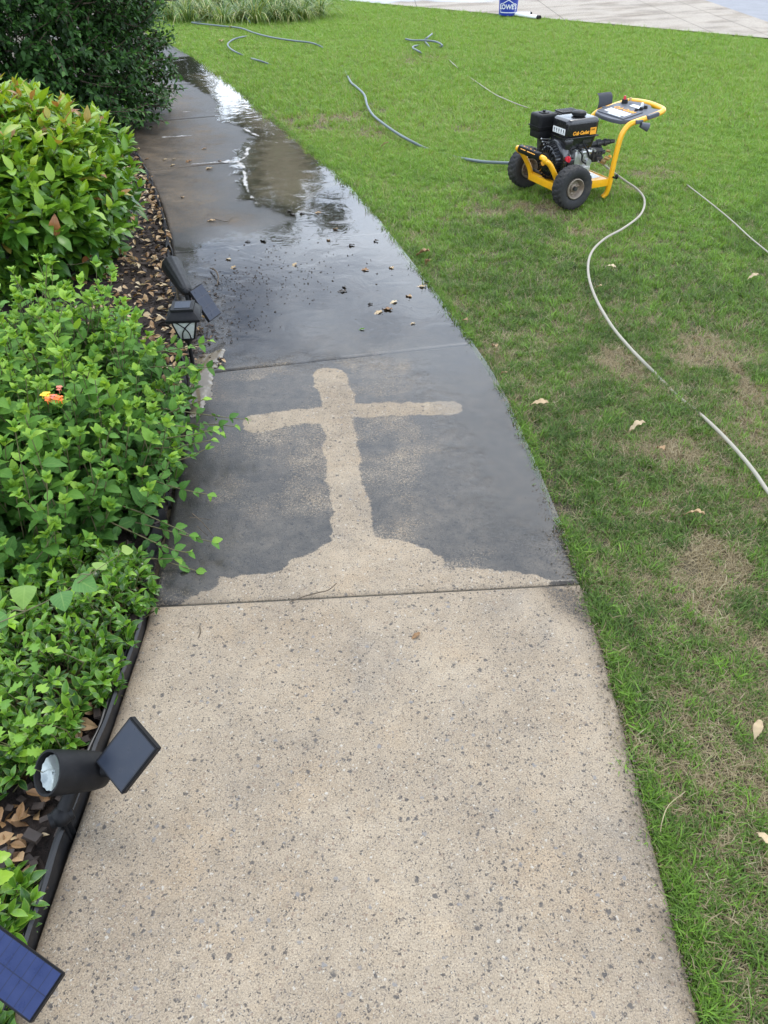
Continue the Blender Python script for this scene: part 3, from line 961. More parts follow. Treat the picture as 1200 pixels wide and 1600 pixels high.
def named(nm, typ):
    n = ng.nodes.new('GeometryNodeInputNamedAttribute'); n.data_type = typ; n.inputs['Name'].default_value = nm
    return [o for o in n.outputs if o.enabled and o.name == 'Attribute'][0]


ip = ng.nodes.new('GeometryNodeInstanceOnPoints')
ip.inputs['Pick Instance'].default_value = True
L = ng.links.new
L(gi.outputs[0], ip.inputs['Points']); L(ci.outputs[0], ip.inputs['Instance'])
L(named('kind_id', 'INT'), ip.inputs['Instance Index']); L(named('rot', 'FLOAT_VECTOR'), ip.inputs['Rotation']); L(named('scl', 'FLOAT'), ip.inputs['Scale'])
L(ip.outputs[0], go.inputs[0])
md = grass.modifiers.new('grow_grass', 'NODES'); md.node_group = ng

# ------------------------------------------------------------------ plants
def leaf_proto(name, L, wd, nseg=6, fold=.25, droop=.35, peak=.42, tip=1.0, serr=0.0, lobes=0, wave=0.0):
    """a leaf along +Y, face up +Z: midrib row and two margins, folded on the midrib and drooping to the tip"""
    V = []; U = []; T = []
    for i in range(nseg + 1):
        t = i / nseg
        if t <= peak:
            w = math.sin(t / peak * math.pi / 2) ** .8
        else:
            w = max(0.0, math.cos((t - peak) / (1 - peak) * math.pi / 2)) ** tip
        w = max(w, .03) * wd * .5
        if serr and 0 < i < nseg:
            w *= 1 + serr * (1 if i % 2 else -1)
        if lobes and 0 < i < nseg:
            w *= 1 + .38 * (1 if i % 2 else -1)
        y = L * (t - .12 * droop * t * t)
        z = -droop * L * t * t * .55 + .02 * L
        zz_ = fold * w + wave * L * .05 * math.sin(i * 2.2)
        ysw = (.10 * L if (lobes and i % 2) else (.03 * L if serr and i % 2 else 0))
        V += [(-w, y + ysw, z + zz_), (0, y, z), (w, y + ysw, z + zz_ * .9)]
        U += [-1, 0, 1]; T += [t, t, t]
    Fq = []
    for i in range(nseg):
        k = i * 3
        Fq += [(k, k + 1, k + 4, k + 3), (k + 1, k + 2, k + 5, k + 4)]
    return dict(V=np.array(V), F=np.array(Fq), u=U, v=T, name=name)


def proto_mesh(p, mat, name='leaf'):
    me = npmesh(name, p['V'], p['F'], {'leaf_u': p['u'], 'leaf_v': p['v']})
    me.materials.append(mat)
    me.polygons.foreach_set('use_smooth', np.ones(len(me.polygons), bool))
    return me


UP = np.array([0, 0, 1.0])


def unit(v):
    return v / (np.linalg.norm(v) + 1e-9)


def leaf_frame(d, up):
    y = unit(d)
    x = np.cross(y, up)
    if np.linalg.norm(x) < 1e-3:
        x = np.array([1.0, 0, 0])
    x = unit(x)
    return np.stack([x, y, np.cross(x, y)], 1)


def shoot_leaves(base, d, length, nodes, per, ang, size, r, rise=.5, tintf=None, jit=.25, grow=.75, tipup=.0):
    """leaves set along a shoot that bends towards the light; returns leaf rows and the shoot's line"""
    rows = []; line = [base.copy()]
    p = base.copy(); d = unit(d)
    ref = unit(np.cross(d, UP + .01)); phase = r.random() * 6.283
    for i in range(nodes):
        t = (i + 1) / nodes
        p = p + d * length / nodes
        d = unit(d + UP * rise / nodes + r.normal(0, .06, 3))
        line.append(p.copy())
        a1 = unit(np.cross(d, ref) + 1e-6); a2 = np.cross(d, a1)
        for k in range(per):
            ph = phase + 2 * math.pi * k / per + (math.pi / 2 * i if per == 2 else 2.4 * i)
            rad = a1 * math.cos(ph) + a2 * math.sin(ph)
            an = ang * (1 - .45 * max(0, t - .6) / .4) + r.normal(0, jit * .6)
            ld = unit(d * math.cos(an) + rad * math.sin(an) + r.normal(0, jit * .3, 3))
            up = unit(UP * .8 + d * .6 - ld * .2 + r.normal(0, jit * .5, 3))
            s = size * (1 - (1 - grow) * t) * (.8 + .4 * r.random())
            rows.append((p, leaf_frame(ld, up), s, 0 if tintf is None else tintf(t, p, r), r.integers(0, 99)))
    return rows, line


def plant(name, label, cat, base, rows, lines, protos, mat, stem_mat, stem_r=.003, nparts=300, group=None, extra=()):
    """a plant thing: the leaves that show largest are parts, the others one mass; stems are one part"""
    root = empty(name, base)
    tag(root, label, cat, group)
    B = np.array(base, float)
    Pp = np.array([q[0] for q in rows]); Rm = np.array([q[1] for q in rows]); Sz = np.array([q[2] for q in rows]); Ti = np.array([q[3] for q in rows]); Ki = np.array([q[4] for q in rows]) % len(protos)
    cen = Pp + Rm[:, :, 1] * (Sz * .5)[:, None] * np.array([protos[k]['V'][:, 1].max() for k in Ki])[:, None]
    px, py, zc = project(cen)
    dirc = np.array([0, 0, CAM_H]) - cen
    dist = np.linalg.norm(dirc, axis=1)
    face = np.abs((Rm[:, :, 2] * dirc).sum(1)) / dist
    inview = (px > -10) & (px < 1210) & (py > -10) & (py < 1610) & (zc > .2)
    cell = np.round(px / 9).astype(int) * 4096 + np.round(py / 9).astype(int)
    best = {}
    for i in np.nonzero(inview)[0]:
        c = cell[i]
        if c not in best or dist[i] < dist[best[c]]:
            best[c] = i
    vis = np.array(sorted(best.values(), key=lambda i: -(Sz[i] ** 2) * (face[i] + .15) / dist[i] ** 2)[:nparts], int)
    single = np.zeros(len(rows), bool); single[vis] = True
    meshes = [proto_mesh(p, mat) for p in protos]
    for i in vis:
        o = bpy.data.objects.new('leaf', meshes[Ki[i]])
        COL.objects.link(o); o.parent = root
        Mx = Matrix(Rm[i].tolist()).to_4x4() @ Matrix.Scale(Sz[i], 4)
        Mx.translation = Vector((Pp[i] - B).tolist())
        o.matrix_basis = Mx
        o['tint'] = float(Ti[i])
    Vs = []; Fs = []; u = []; v = []; t = []; k0 = 0
    for k, p in enumerate(protos):
        ids = np.nonzero((Ki == k) & ~single)[0]
        if not len(ids):
            continue
        V = np.einsum('nij,vj->nvi', Rm[ids] * Sz[ids][:, None, None], p['V']) + (Pp[ids] - B)[:, None, :]
        nv = len(p['V'])
        Fs.append((p['F'][None] + (np.arange(len(ids)) * nv)[:, None, None] + k0).reshape(-1, 4))
        Vs.append(V.reshape(-1, 3)); k0 += len(ids) * nv
        u.append(np.tile(p['u'], len(ids))); v.append(np.tile(p['v'], len(ids))); t.append(np.repeat(Ti[ids], nv))
    if Vs:
        me = npmesh('foliage', np.concatenate(Vs), np.concatenate(Fs), {'leaf_u': np.concatenate(u), 'leaf_v': np.concatenate(v), 'tint': np.concatenate(t)})
        link('foliage', me, mat, root, 'stuff', True)
    if lines:
        # stems as thin three-sided tubes in one part
        SV = []; SF = []; k0 = 0
        for ln in lines:
            ln = np.array(ln) - B
            n = len(ln); rr = np.linspace(stem_r, stem_r * .45, n)
            for i in range(n):
                d = unit(ln[min(i + 1, n - 1)] - ln[max(i - 1, 0)])
                a = unit(np.cross(d, [.3, .5, .81])); b = np.cross(d, a)
                for q in range(4):
                    SV.append(ln[i] + (a * math.cos(q * math.pi / 2) + b * math.sin(q * math.pi / 2)) * rr[i])
            for i in range(n - 1):
                for q in range(4):
                    SF.append((k0 + i * 4 + q, k0 + i * 4 + (q + 1) % 4, k0 + (i + 1) * 4 + (q + 1) % 4, k0 + (i + 1) * 4 + q))
            k0 += n * 4
        link('stems', npmesh('stems', SV, np.array(SF)), stem_mat, root, 'stuff', True)
    return root


def ellipsoid_shoots(r, n, c, rad, zmin=.02, facing=0.0, depth=(.62, 1.0), lump=.14, seed=4):
    """start points and outward directions of shoots all through the skin of a lumpy crown"""
    nzl = Noise2(seed); outp = []
    c = np.array(c); rad = np.array(rad)
    while len(outp) < n:
        d = unit(r.normal(0, 1, 3))
        if d[2] < -.75:
            continue
        tc_ = unit(np.array([0, 0, CAM_H]) - c)
        if (d @ tc_) < -.35 and r.random() < .6:
            continue
        l = 1 + lump * 2 * (float(nzl(math.atan2(d[1], d[0]) * 2.2 + 9, d[2] * 3 + 5, 3)) - .5)
        q = depth[0] + (depth[1] - depth[0]) * r.random() ** .6
        p = c + rad * d * l * q
        if p[2] < zmin:
            continue
        nrm = unit(d / rad)
        outp.append((p, nrm, q))
    return outp


# tall dark evergreen shrub beyond the hedge
M['leaf_dark'] = leaf_mat('dark_evergreen_leaf', [(0, (.010, .028, .008)), (.5, (.030, .085, .017)), (.85, (.050, .135, .024)), (1, (.11, .23, .04))], rough=.48, trans=.2, vein=.08, spec=.25)
r = np.random.default_rng(11)
dark_protos = [leaf_proto('a', .054, .029, 4, .25, .3), leaf_proto('b', .047, .027, 4, .3, .5, .5)]
rows = []; lines = []
DC = (-3.25, 7.15, .80)
for p, nrm, q in ellipsoid_shoots(r, 8500, DC, (1.44, 1.40, 1.5), .03, depth=(.45, 1.0), lump=.16):
    L = r.uniform(.12, .30)
    d = unit(nrm + UP * r.uniform(-.2, .7) + r.normal(0, .4, 3))
    a, ln = shoot_leaves(p - d * L * .6, d, L, r.integers(4, 8), 2, .95, r.uniform(.8, 1.35), r, .3, lambda t, p_, rr: float(np.clip(.25 + .45 * t * t + rr.normal(0, .16), 0, 1)), .4)
    rows += a
    if r.random() < .35:
        lines.append(ln)
for bx_, by_, bz_, ex, ey, ez in ((-2.2, 6.2, .1, -1.86, 6.15, .13), (-2.2, 6.5, .25, -1.74, 6.35, .30), (-2.1, 6.9, .38, -1.72, 6.75, .50), (-2.3, 6.0, .15, -1.92, 5.85, .10), (-2.2, 7.0, .2, -1.80, 6.95, .24)):
    for k in range(3):      # loose sprays that reach over the path
        d = np.array([ex - bx_, ey - by_, ez - bz_]); L = np.linalg.norm(d) * r.uniform(.8, 1.15)
        a, ln = shoot_leaves(np.array([bx_, by_ + r.normal(0, .06), bz_]), d + r.normal(0, .06, 3), L, 12, 2, .9, 1.0, r, .15, lambda t, p_, rr: float(np.clip(.45 + .4 * t + rr.normal(0, .12), 0, 1)), .35)
        rows += a[4:]; lines.append(ln)
for k in range(16):
    a = r.uniform(0, 6.28)
    lines.append([np.array([DC[0] + .25 * math.cos(a), DC[1] + .25 * math.sin(a), 0]), np.array([DC[0] + .6 * math.cos(a), DC[1] + .6 * math.sin(a), .7]), np.array([DC[0] + 1.0 * math.cos(a), DC[1] + 1.0 * math.sin(a), 1.3])])
plant('evergreen_shrub', 'tall dark evergreen shrub with small leaves overhanging the far path', 'shrub', (DC[0], DC[1], 0), rows, lines, dark_protos, M['leaf_dark'], M['bark'], .006)

# bright clipped hedge bush
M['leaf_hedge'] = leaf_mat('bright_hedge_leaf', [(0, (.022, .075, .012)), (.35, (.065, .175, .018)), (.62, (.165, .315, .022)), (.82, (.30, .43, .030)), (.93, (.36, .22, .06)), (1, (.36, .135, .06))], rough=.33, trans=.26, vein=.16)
hedge_protos = [leaf_proto('a', .112, .054, 6, .28, .35, .42, 1.15), leaf_proto('b', .102, .053, 6, .22, .6, .46, 1.1, 0, 0, .8), leaf_proto('c', .108, .046, 6, .45, .2, .42, 1.2)]
rows = []; lines = []
HC = (-2.04, 3.98, .35)


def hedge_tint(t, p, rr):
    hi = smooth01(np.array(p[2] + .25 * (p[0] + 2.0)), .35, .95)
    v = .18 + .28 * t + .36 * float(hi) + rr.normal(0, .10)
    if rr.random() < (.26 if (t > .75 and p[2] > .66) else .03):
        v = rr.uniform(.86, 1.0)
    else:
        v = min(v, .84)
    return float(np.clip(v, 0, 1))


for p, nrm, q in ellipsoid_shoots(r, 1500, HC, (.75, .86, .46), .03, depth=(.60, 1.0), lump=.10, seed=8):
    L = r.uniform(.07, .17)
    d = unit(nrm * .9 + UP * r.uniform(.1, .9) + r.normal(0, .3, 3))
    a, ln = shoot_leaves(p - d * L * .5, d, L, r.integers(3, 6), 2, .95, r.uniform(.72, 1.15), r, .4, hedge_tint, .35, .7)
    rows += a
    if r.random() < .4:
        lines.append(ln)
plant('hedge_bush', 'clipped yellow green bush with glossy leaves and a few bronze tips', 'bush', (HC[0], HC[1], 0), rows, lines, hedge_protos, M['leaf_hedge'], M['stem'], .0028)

# flowering lantana
M['leaf_lantana'] = leaf_mat('soft_green_leaf', [(0, (.025, .085, .020)), (.4, (.060, .165, .026)), (.75, (.118, .270, .036)), (1, (.26, .43, .05))], rough=.6, trans=.3, vein=.20, spec=.3)
lan_protos = [leaf_proto('a', .078, .052, 10, .2, .5, .36, .85, .055), leaf_proto('b', .073, .044, 10, .35, .8, .36, .95, .06), leaf_proto('c', .084, .050, 10, .15, .35, .34, .9, .055), leaf_proto('d', .066, .040, 10, .3, 1.0, .38, .9, .05, 0, .8)]
rows = []; lines = []
LC = (-1.22, 2.18, .02)


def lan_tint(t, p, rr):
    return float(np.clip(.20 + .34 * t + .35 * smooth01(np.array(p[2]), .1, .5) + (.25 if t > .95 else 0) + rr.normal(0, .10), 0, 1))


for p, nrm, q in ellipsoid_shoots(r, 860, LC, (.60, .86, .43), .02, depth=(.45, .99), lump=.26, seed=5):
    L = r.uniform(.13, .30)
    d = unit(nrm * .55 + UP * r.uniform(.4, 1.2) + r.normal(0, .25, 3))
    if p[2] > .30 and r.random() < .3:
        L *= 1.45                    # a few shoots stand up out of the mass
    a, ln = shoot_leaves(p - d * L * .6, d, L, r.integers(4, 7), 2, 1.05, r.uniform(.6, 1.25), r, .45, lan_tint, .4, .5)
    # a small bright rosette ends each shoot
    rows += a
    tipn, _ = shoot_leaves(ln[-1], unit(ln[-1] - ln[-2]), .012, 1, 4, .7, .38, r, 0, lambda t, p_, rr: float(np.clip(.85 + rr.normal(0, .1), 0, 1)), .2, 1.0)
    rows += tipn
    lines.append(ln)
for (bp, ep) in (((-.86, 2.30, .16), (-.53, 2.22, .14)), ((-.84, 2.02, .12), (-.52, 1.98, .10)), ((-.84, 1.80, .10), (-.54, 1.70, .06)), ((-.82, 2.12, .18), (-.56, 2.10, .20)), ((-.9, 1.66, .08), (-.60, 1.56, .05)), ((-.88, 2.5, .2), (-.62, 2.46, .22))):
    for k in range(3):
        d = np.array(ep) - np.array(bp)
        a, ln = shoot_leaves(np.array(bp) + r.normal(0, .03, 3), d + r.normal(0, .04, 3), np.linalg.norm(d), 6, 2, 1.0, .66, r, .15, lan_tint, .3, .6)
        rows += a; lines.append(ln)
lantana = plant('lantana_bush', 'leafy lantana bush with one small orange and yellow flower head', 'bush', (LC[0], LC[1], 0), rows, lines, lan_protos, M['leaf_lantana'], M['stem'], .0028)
M['petal_yellow'] = solid('yellow_petal', (.85, .55, .02), .5)
M['petal_orange'] = solid('orange_petal', (.80, .16, .015), .5)
M['petal_pink'] = solid('salmon_petal', (.62, .17, .10), .5)


def floret_head(cx_, cy_, cz, n, mats, rad):
    mb = MB()
    for k in range(n):
        a = k * 2.4; q = rad * math.sqrt((k + .5) / n)
        c = Vector((cx_ + q * math.cos(a), cy_ + q * math.sin(a), cz + .006 * (1 - (q / rad) ** 2)))
        mi = mats[k % len(mats)]
        mb.cyl(c - Vector((0, 0, .012)), c, .0012, .0016, 5, mi)
        for j in range(4):
            e = j * math.pi / 2 + k
            mb.ball(c + Vector((.0034 * math.cos(e), .0034 * math.sin(e), .001)), .0036, (1, 1, .35), 6, mi)
    return mb


f0 = W(78, 620, .458) - Vector((LC[0], LC[1], 0))
for dx, dy, n, ms, rad in ((-.014, .008, 7, (0,), .012), (.010, -.004, 5, (2, 1), .010), (.028, -.012, 6, (1,), .011), (0, -.016, 4, (1,), .008), (.012, .045, 3, (2,), .008)):
    floret_head(f0.x + dx, f0.y + dy, f0.z, n, ms, rad).build('floret', [M['petal_yellow'], M['petal_orange'], M['petal_pink']], lantana)

# low glossy ground shrubs by the edging
M['leaf_low'] = leaf_mat('glossy_low_leaf', [(0, (.018, .062, .012)), (.45, (.045, .130, .016)), (.8, (.100, .235, .022)), (1, (.22, .40, .032))], rough=.25, trans=.22, vein=.12, edge=.35)
low_protos = [leaf_proto('a', .050, .019, 6, .35, .35, .5, 1.0), leaf_proto('b', .044, .018, 6, .3, .6, .5, 1.0)]


def low_plant(label, pts, n, seed, zr, size=1.0):
    r = np.random.default_rng(seed)
    rows = []; lines = []
    poly = np.array(pts)
    x0, y0 = poly.min(0); x1, y1 = poly.max(0)
    k = 0
    while k < n:
        x, y = r.uniform(x0, x1), r.uniform(y0, y1)
        sd = float(sd_poly(np.array([x]), np.array([y]), poly)[0])
        if sd > 0:
            continue
        k += 1
        h = zr * (.35 + .65 * min(1, -sd / .10)) * r.uniform(.6, 1.1)
        d = np.array([r.normal(0, .5), r.normal(0, .5), 1.0]) + np.array([.5, -.15, 0]) * max(0, 1 + sd / .07)
        L = .05
        top = np.array([x, y, h])
        a, ln = shoot_leaves(top - unit(d) * L, d, L, 4, 2, .95, size * r.uniform(.7, 1.15), r, .1, lambda t, p_, rr: float(np.clip(.22 + .55 * t * t + 1.2 * (p_[2] - .06) + rr.normal(0, .12), 0, 1)), .3, .85)
        rows += a
        lines.append([np.array([x - .03, y, 0]), top - unit(d) * L] + ln[1:])
    c = poly.mean(0)
    return plant('ground_shrub', label, 'plant', (c[0], c[1], 0), rows, lines, low_protos, M['leaf_low'], M['stem'], .002)


low_plant('low glossy shrub spreading behind the black spotlight to the edging', [tuple(W(*q)[:2]) for q in ((-80, 900), (120, 860), (238, 890), (246, 940), (222, 1010), (196, 1070), (164, 1125), (122, 1190), (60, 1260), (-90, 1290))], 520, 21, .14, .86)
low_plant('small glossy tuft of leaves growing just above the blue solar panel', [tuple(W(*q)[:2]) for q in ((-60, 1400), (30, 1370), (62, 1400), (66, 1440), (20, 1480), (-60, 1500))], 42, 22, .11, 1.1)
low_plant('low leaves showing in the corner below the blue solar panel', [tuple(W(*q)[:2]) for q in ((-90, 1580), (0, 1590), (30, 1640), (-60, 1680))], 26, 23, .07)

# clump with lobed leaves, vine with heart leaves, and a pale sprig
M['leaf_lobed'] = leaf_mat('pale_lobed_leaf', [(0, (.05, .14, .02)), (.5, (.14, .30, .03)), (1, (.28, .46, .04))], rough=.5, trans=.3, vein=.15)
r = np.random.default_rng(31)
lob = [leaf_proto('a', .058, .040, 6, .12, .4, .5, .7, 0, 1), leaf_proto('b', .050, .038, 6, .2, .3, .5, .7, 0, 1)]
rows = []; lines = []
for k in range(24):
    px, py = r.uniform(-60, 85), r.uniform(1000, 1200)
    z = r.uniform(.13, .21)
    t = np.array(W(px, py, z)); b = t + np.array([r.normal(0, .02), .04, -z])
    d = np.array([r.normal(.2, .5), r.normal(-.3, .5), r.uniform(.1, .7)])
    rows.append((t, leaf_frame(d, unit(UP + r.normal(0, .25, 3))), r.uniform(.45, .78), float(r.uniform(.2, .9)), int(r.integers(0, 9))))
    lines.append([b, (b + t) / 2 + np.array([0, .01, .02]), t])
cb = W(20, 1110)
plant('lobed_leaf_clump', 'clump with pale lobed leaves among the low glossy shrub', 'plant', (cb.x, cb.y, 0), rows, lines, lob, M['leaf_lobed'], M['stem'], .0016)
M['leaf_vine'] = leaf_mat('vine_leaf', [(0, (.045, .14, .035)), (.5, (.10, .24, .05)), (1, (.27, .38, .07))], rough=.5, trans=.3, vein=.3)
heart = [leaf_proto('a', .070, .066, 8, .14, .3, .22, .8), leaf_proto('b', .062, .060, 8, .25, .5, .25, .8)]
rows = []; lines = []
vz = .30
vpts = [np.array(W(*q)) for q in ((-30, 985, .25), (40, 955, .27), (95, 928, .29), (140, 898, .32), (185, 868, .33))]
lines.append([np.array([-1.05, 1.45, .0]), vpts[0] + np.array([-.03, 0, -.05])] + [np.array(q) for q in catmull(vpts, 4)])
for px, py, z, dx, dy, s, ti in ((40, 915, .33, .15, -1, .95, .72), (95, 925, .30, .4, -.9, .78, .30), (118, 905, .31, .9, -.4, .85, .40), (150, 890, .32, .3, .9, .55, .8), (10, 960, .26, -.6, -.6, .8, .5), (190, 862, .33, .7, .5, .5, .9)):
    t = np.array(W(px, py, z))
    rows.append((t, leaf_frame(np.array([dx, dy, -.15]), unit(np.array([.1, -.35, 1]))), s, ti, int(r.integers(0, 9))))
    q = min(vpts, key=lambda v: np.linalg.norm(v - t)); lines.append([q, (q + t) / 2 + np.array([0, 0, .01]), t])
plant('heart_leaf_vine', 'thin vine with broad heart shaped leaves trailing over the low shrub', 'vine', (-1.05, 1.45, 0), rows, lines, heart, M['leaf_vine'], M['stem'], .0018)
rows = []; lines = []
for px, py, z, dx, dy, dz, s, ti in ((-14, 1378, .26, .9, .3, .25, 1.15, .95), (-14, 1345, .31, 1, .5, .0, .95, .72), (-10, 1400, .28, .35, -.9, .1, 1.05, .85), (-22, 1480, .26, .9, -.6, .1, .75, .8)):
    t = np.array(W(px, py, z))
    rows.append((t, leaf_frame(np.array([dx, dy, dz]), unit(np.array([.1, -.3, 1]))), s * .42, min(ti, .72), 0))
    lines.append([np.array([-.84, .72, 0]), np.array([-.83, .70, .2]), t])
plant('pale_sprig', 'pale yellow green sprig poking in over the small glossy tuft', 'sprig', (-.84, .72, 0), rows, lines, lan_protos[:1], M['leaf_hedge'], M['stem'], .002)

# clump of strap leaved border grass by the driveway
M['leaf_strap'] = leaf_mat('strap_leaf', [(0, (.03, .085, .02)), (.45, (.12, .23, .045)), (.75, (.32, .37, .10)), (1, (.50, .44, .22))], rough=.45, trans=.2, vein=0.0)


def strap_clump(x, y, h, seed, group):
    r = np.random.default_rng(seed)
    V = []; Fq = []; T = []; U = []; k = 0
    for b in range(120):
        az = r.random() * 6.283; o = np.array([math.cos(az), math.sin(az), 0]); sd_ = np.array([-o[1], o[0], 0])
        p = o * .07 * r.random() + np.array([r.normal(0, .03), r.normal(0, .03), 0])
        L = h * r.uniform(.8, 1.35); w = r.uniform(.007, .012); ti = float(np.clip(r.normal(.45, .22), 0, 1))
        an = r.uniform(.05, .75); bend = r.uniform(1.3, 3.0)
        for s in range(6):
            t = s / 5
            hw = w * .5 * (1 - t ** 3)
            V += [p - sd_ * hw, p + sd_ * hw]; T += [min(1, ti + .25 * t * (ti > .5))] * 2; U += [-1, 1]
            a = an + bend * t
            p = p + (o * math.sin(a) + UP * math.cos(a)) * L / 5
        for s in range(5):
            Fq.append((k + 2 * s, k + 2 * s + 1, k + 2 * s + 3, k + 2 * s + 2))
        k += 12
    o = empty('border_grass', (x, y, -.01))
    tag(o, 'arching strap leaved clump of the border grass beside the driveway', 'plant', group)
    link('foliage', npmesh('foliage', V, np.array(Fq), {'tint': T, 'leaf_u': U}), M['leaf_strap'], o, 'stuff', True)


k = 0
for (px, py) in ((268, 31), (300, 35), (328, 32), (352, 35), (378, 33), (402, 36), (428, 33), (452, 34), (476, 30), (497, 25), (283, 10), (312, 12), (340, 10), (366, 12), (392, 10), (416, 12), (440, 10), (464, 11), (488, 8), (296, -6), (330, -6), (364, -6), (398, -6), (432, -6), (466, -6)):
    q = W(px, py)
    strap_clump(q.x + random.uniform(-.05, .05), q.y + random.uniform(-.1, .1), random.uniform(.44, .58), 100 + k, 'border grass clumps beside the driveway')
    k += 1

# tree across the road; the standing water mirrors it
def tree(name, label, x, y, H, crown_r, seed):
    r = np.random.default_rng(seed)
    root = empty(name, (x, y, 0)); tag(root, label, 'tree')
    mb = MB()
    mb.tube([(0, 0, -.2), (.1, 0, H * .2), (0, .1, H * .42), (.1, .1, H * .75)], [.30, .24, .17, .05], 10, sub=4)
    tips = []
    for k in range(16):
        a = k * 2.4; h0 = H * (.46 + .024 * k * .9)
        e = Vector((crown_r * .75 * math.cos(a), crown_r * .75 * math.sin(a), h0 + H * .16 * r.uniform(.4, 1.2)))
        mb.tube([(0, 0, h0), (e.x * .5, e.y * .5, h0 + (e.z - h0) * .65), e], [.09, .05, .02], 6, sub=3)
        tips.append(np.array(e))
    mb.build('trunk', M['bark'], root)
    n = 9000
    cl = np.array([t + r.normal(0, crown_r * .16, 3) for t in tips for _ in range(5)] + [np.array([0, 0, H * .8]) + r.normal(0, crown_r * .33, 3) for _ in range(26)])
    ci_ = r.integers(0, len(cl), n)
    P = cl[ci_] + r.normal(0, crown_r * .13, (n, 3))
    A = r.normal(0, 1, (n, 3)); A /= np.linalg.norm(A, axis=1)[:, None]
    Bv = np.cross(A, r.normal(0, 1, (n, 3))); Bv /= np.linalg.norm(Bv, axis=1)[:, None]
    s = r.uniform(.10, .20, n)[:, None]
    V = np.stack([P - A * s, P + Bv * s * .5, P + A * s, P - Bv * s * .5], 1).reshape(-1, 3)
    link('crown', npmesh('crown', V, np.arange(n * 4).reshape(-1, 4), {'tint': np.repeat(np.clip(r.normal(.45, .2, n), 0, 1), 4)}), M['leaf_dark'], root, 'stuff')


tree('shade_tree', 'leafy shade tree across the road, mirrored in the standing water', -5.5, 44.0, 13.2, 2.6, 5)
tree('shade_tree', 'lower round tree added out of view to break up the glare in the far end of the puddle', -11.6, 46.0, 8.4, 2.3, 6)  # unseen tree, added so its reflection covers part of the white far water

# ------------------------------------------------------------------ edging, mulch, litter
def left_edge(s, off=0.0):
    return path_at(s, WID / 2 + .006 + off)


s_e0, s_e1 = s_of_y(.30), s_of_y(1.58)
root = empty('garden_edging', (*left_edge(s_e0, .02), 0))
tag(root, 'smooth black plastic edging strip with a rolled lip beside the dry slab', 'edging')
ro = np.array(root.location)
ss = np.linspace(s_e0, s_e1, 90)
ew = Noise2(77)
wv = np.array([float(ew(q * 5.0, 1.5, 3)) - .5 for q in ss]); wh = np.array([float(ew(q * 6.0, 9.5, 3)) - .5 for q in ss])
mb = MB()
sec = [(-.003, -.06), (.003, -.06), (.003, .02), (.009, .026), (.010, .036), (.003, .040), (-.003, .034), (-.003, .02)]
b = bmesh.new(); prev = None
for i, q in enumerate(ss):
    ring = []
    for (o, z) in sec:
        x, y = left_edge(q, .002 + wv[i] * .02 + o - (z + .06) * wh[i] * .3)
        ring.append(b.verts.new((x - ro[0], y - ro[1], z * (1 + .25 * wh[i]) - .004)))
    if prev:
        for k in range(len(sec)):
            b.faces.new((prev[k], prev[(k + 1) % len(sec)], ring[(k + 1) % len(sec)], ring[k]))
    prev = ring
mb.join(b)
mb.build('strip', M['edging'], root)
mb = MB()
mb.tube([(left_edge(q, .013 + wv[i] * .03)[0] - ro[0], left_edge(q, .013 + wv[i] * .03)[1] - ro[1], .030 + .02 * wh[i]) for i, q in enumerate(ss)], .0042, 8)
mb.build('lip', M['edging'], root)

s_e2 = s_of_y(6.3)
root = empty('picket_edging', (*left_edge(s_e1), 0))
tag(root, 'black plastic edging of small peaked pickets between mulch and wet path', 'edging')
mb = MB()
mb.prism([(-.033, -.08), (.033, -.08), (.033, .026), (.024, .040), (.010, .047), (0, .058), (-.010, .047), (-.024, .040), (-.033, .026)], .007, Matrix.Identity(4), bev=.0012)
p0 = mb.build('picket', M['edging'], root)
sp = .072
for k, q in enumerate(np.arange(s_e1 + .04, s_e2, sp)):
    o = p0 if k == 0 else p0.copy()
    if k:
        COL.objects.link(o)
    x, y = left_edge(q, .012 + random.uniform(-.004, .004)); x2, y2 = left_edge(q + .01, .012)
    az = math.atan2(y2 - y, x2 - x)
    lean = random.uniform(-.10, .14)
    o.matrix_basis = Matrix.Translation((x - root.location.x, y - root.location.y, random.uniform(-.006, .008))) @ Matrix.Rotation(az + random.uniform(-.06, .06), 4, 'Z') @ Matrix.Rotation(R_(90) + lean, 4, 'X')

# bark chips over the bed and dead leaves among them
def scatter_flat(name, protos, n, place, mat, seed, smin, smax, tmean, tsd, zlo, zhi, tilt=.35):
    r = np.random.default_rng(seed)
    Vs = []; Fs = []; u = []; v = []; t = []; k0 = 0
    xy = place(r, n)
    for (x, y) in xy:
        p = protos[r.integers(len(protos))]
        a = r.uniform(0, 6.283)
        d = np.array([math.cos(a), math.sin(a), r.normal(0, tilt * .6)])
        Fm = leaf_frame(d, unit(UP + r.normal(0, tilt, 3)))
        s = r.uniform(smin, smax)
        Vs.append(p['V'] @ (Fm * s).T + np.array([x, y, r.uniform(zlo, zhi)]))
        Fs.append(p['F'] + k0); k0 += len(p['V'])
        u += list(p['u']); v += list(p['v']); t += [float(np.clip(r.normal(tmean, tsd), 0, 1))] * len(p['V'])
    me = npmesh(name, np.concatenate(Vs), np.concatenate(Fs), {'leaf_u': u, 'leaf_v': v, 'tint': t})
    return link(name, me, mat, kind='stuff', smooth=False)


def bed_pts(y0, y1, w0, w1):
    def f(r, n):
        o_ = []
        while len(o_) < n:
            s = r.uniform(s_of_y(y0), s_of_y(y1)); o = w0 + (w1 - w0) * r.random() ** 1.4
            x, y = path_at(s, WID / 2 + .02 + o)
            px, py, zc = project(np.array([[x, y, 0]]))
            if -60 < px[0] < 420 and -20 < py[0] < 1680:
                o_.append((x, y))
        return o_
    return f


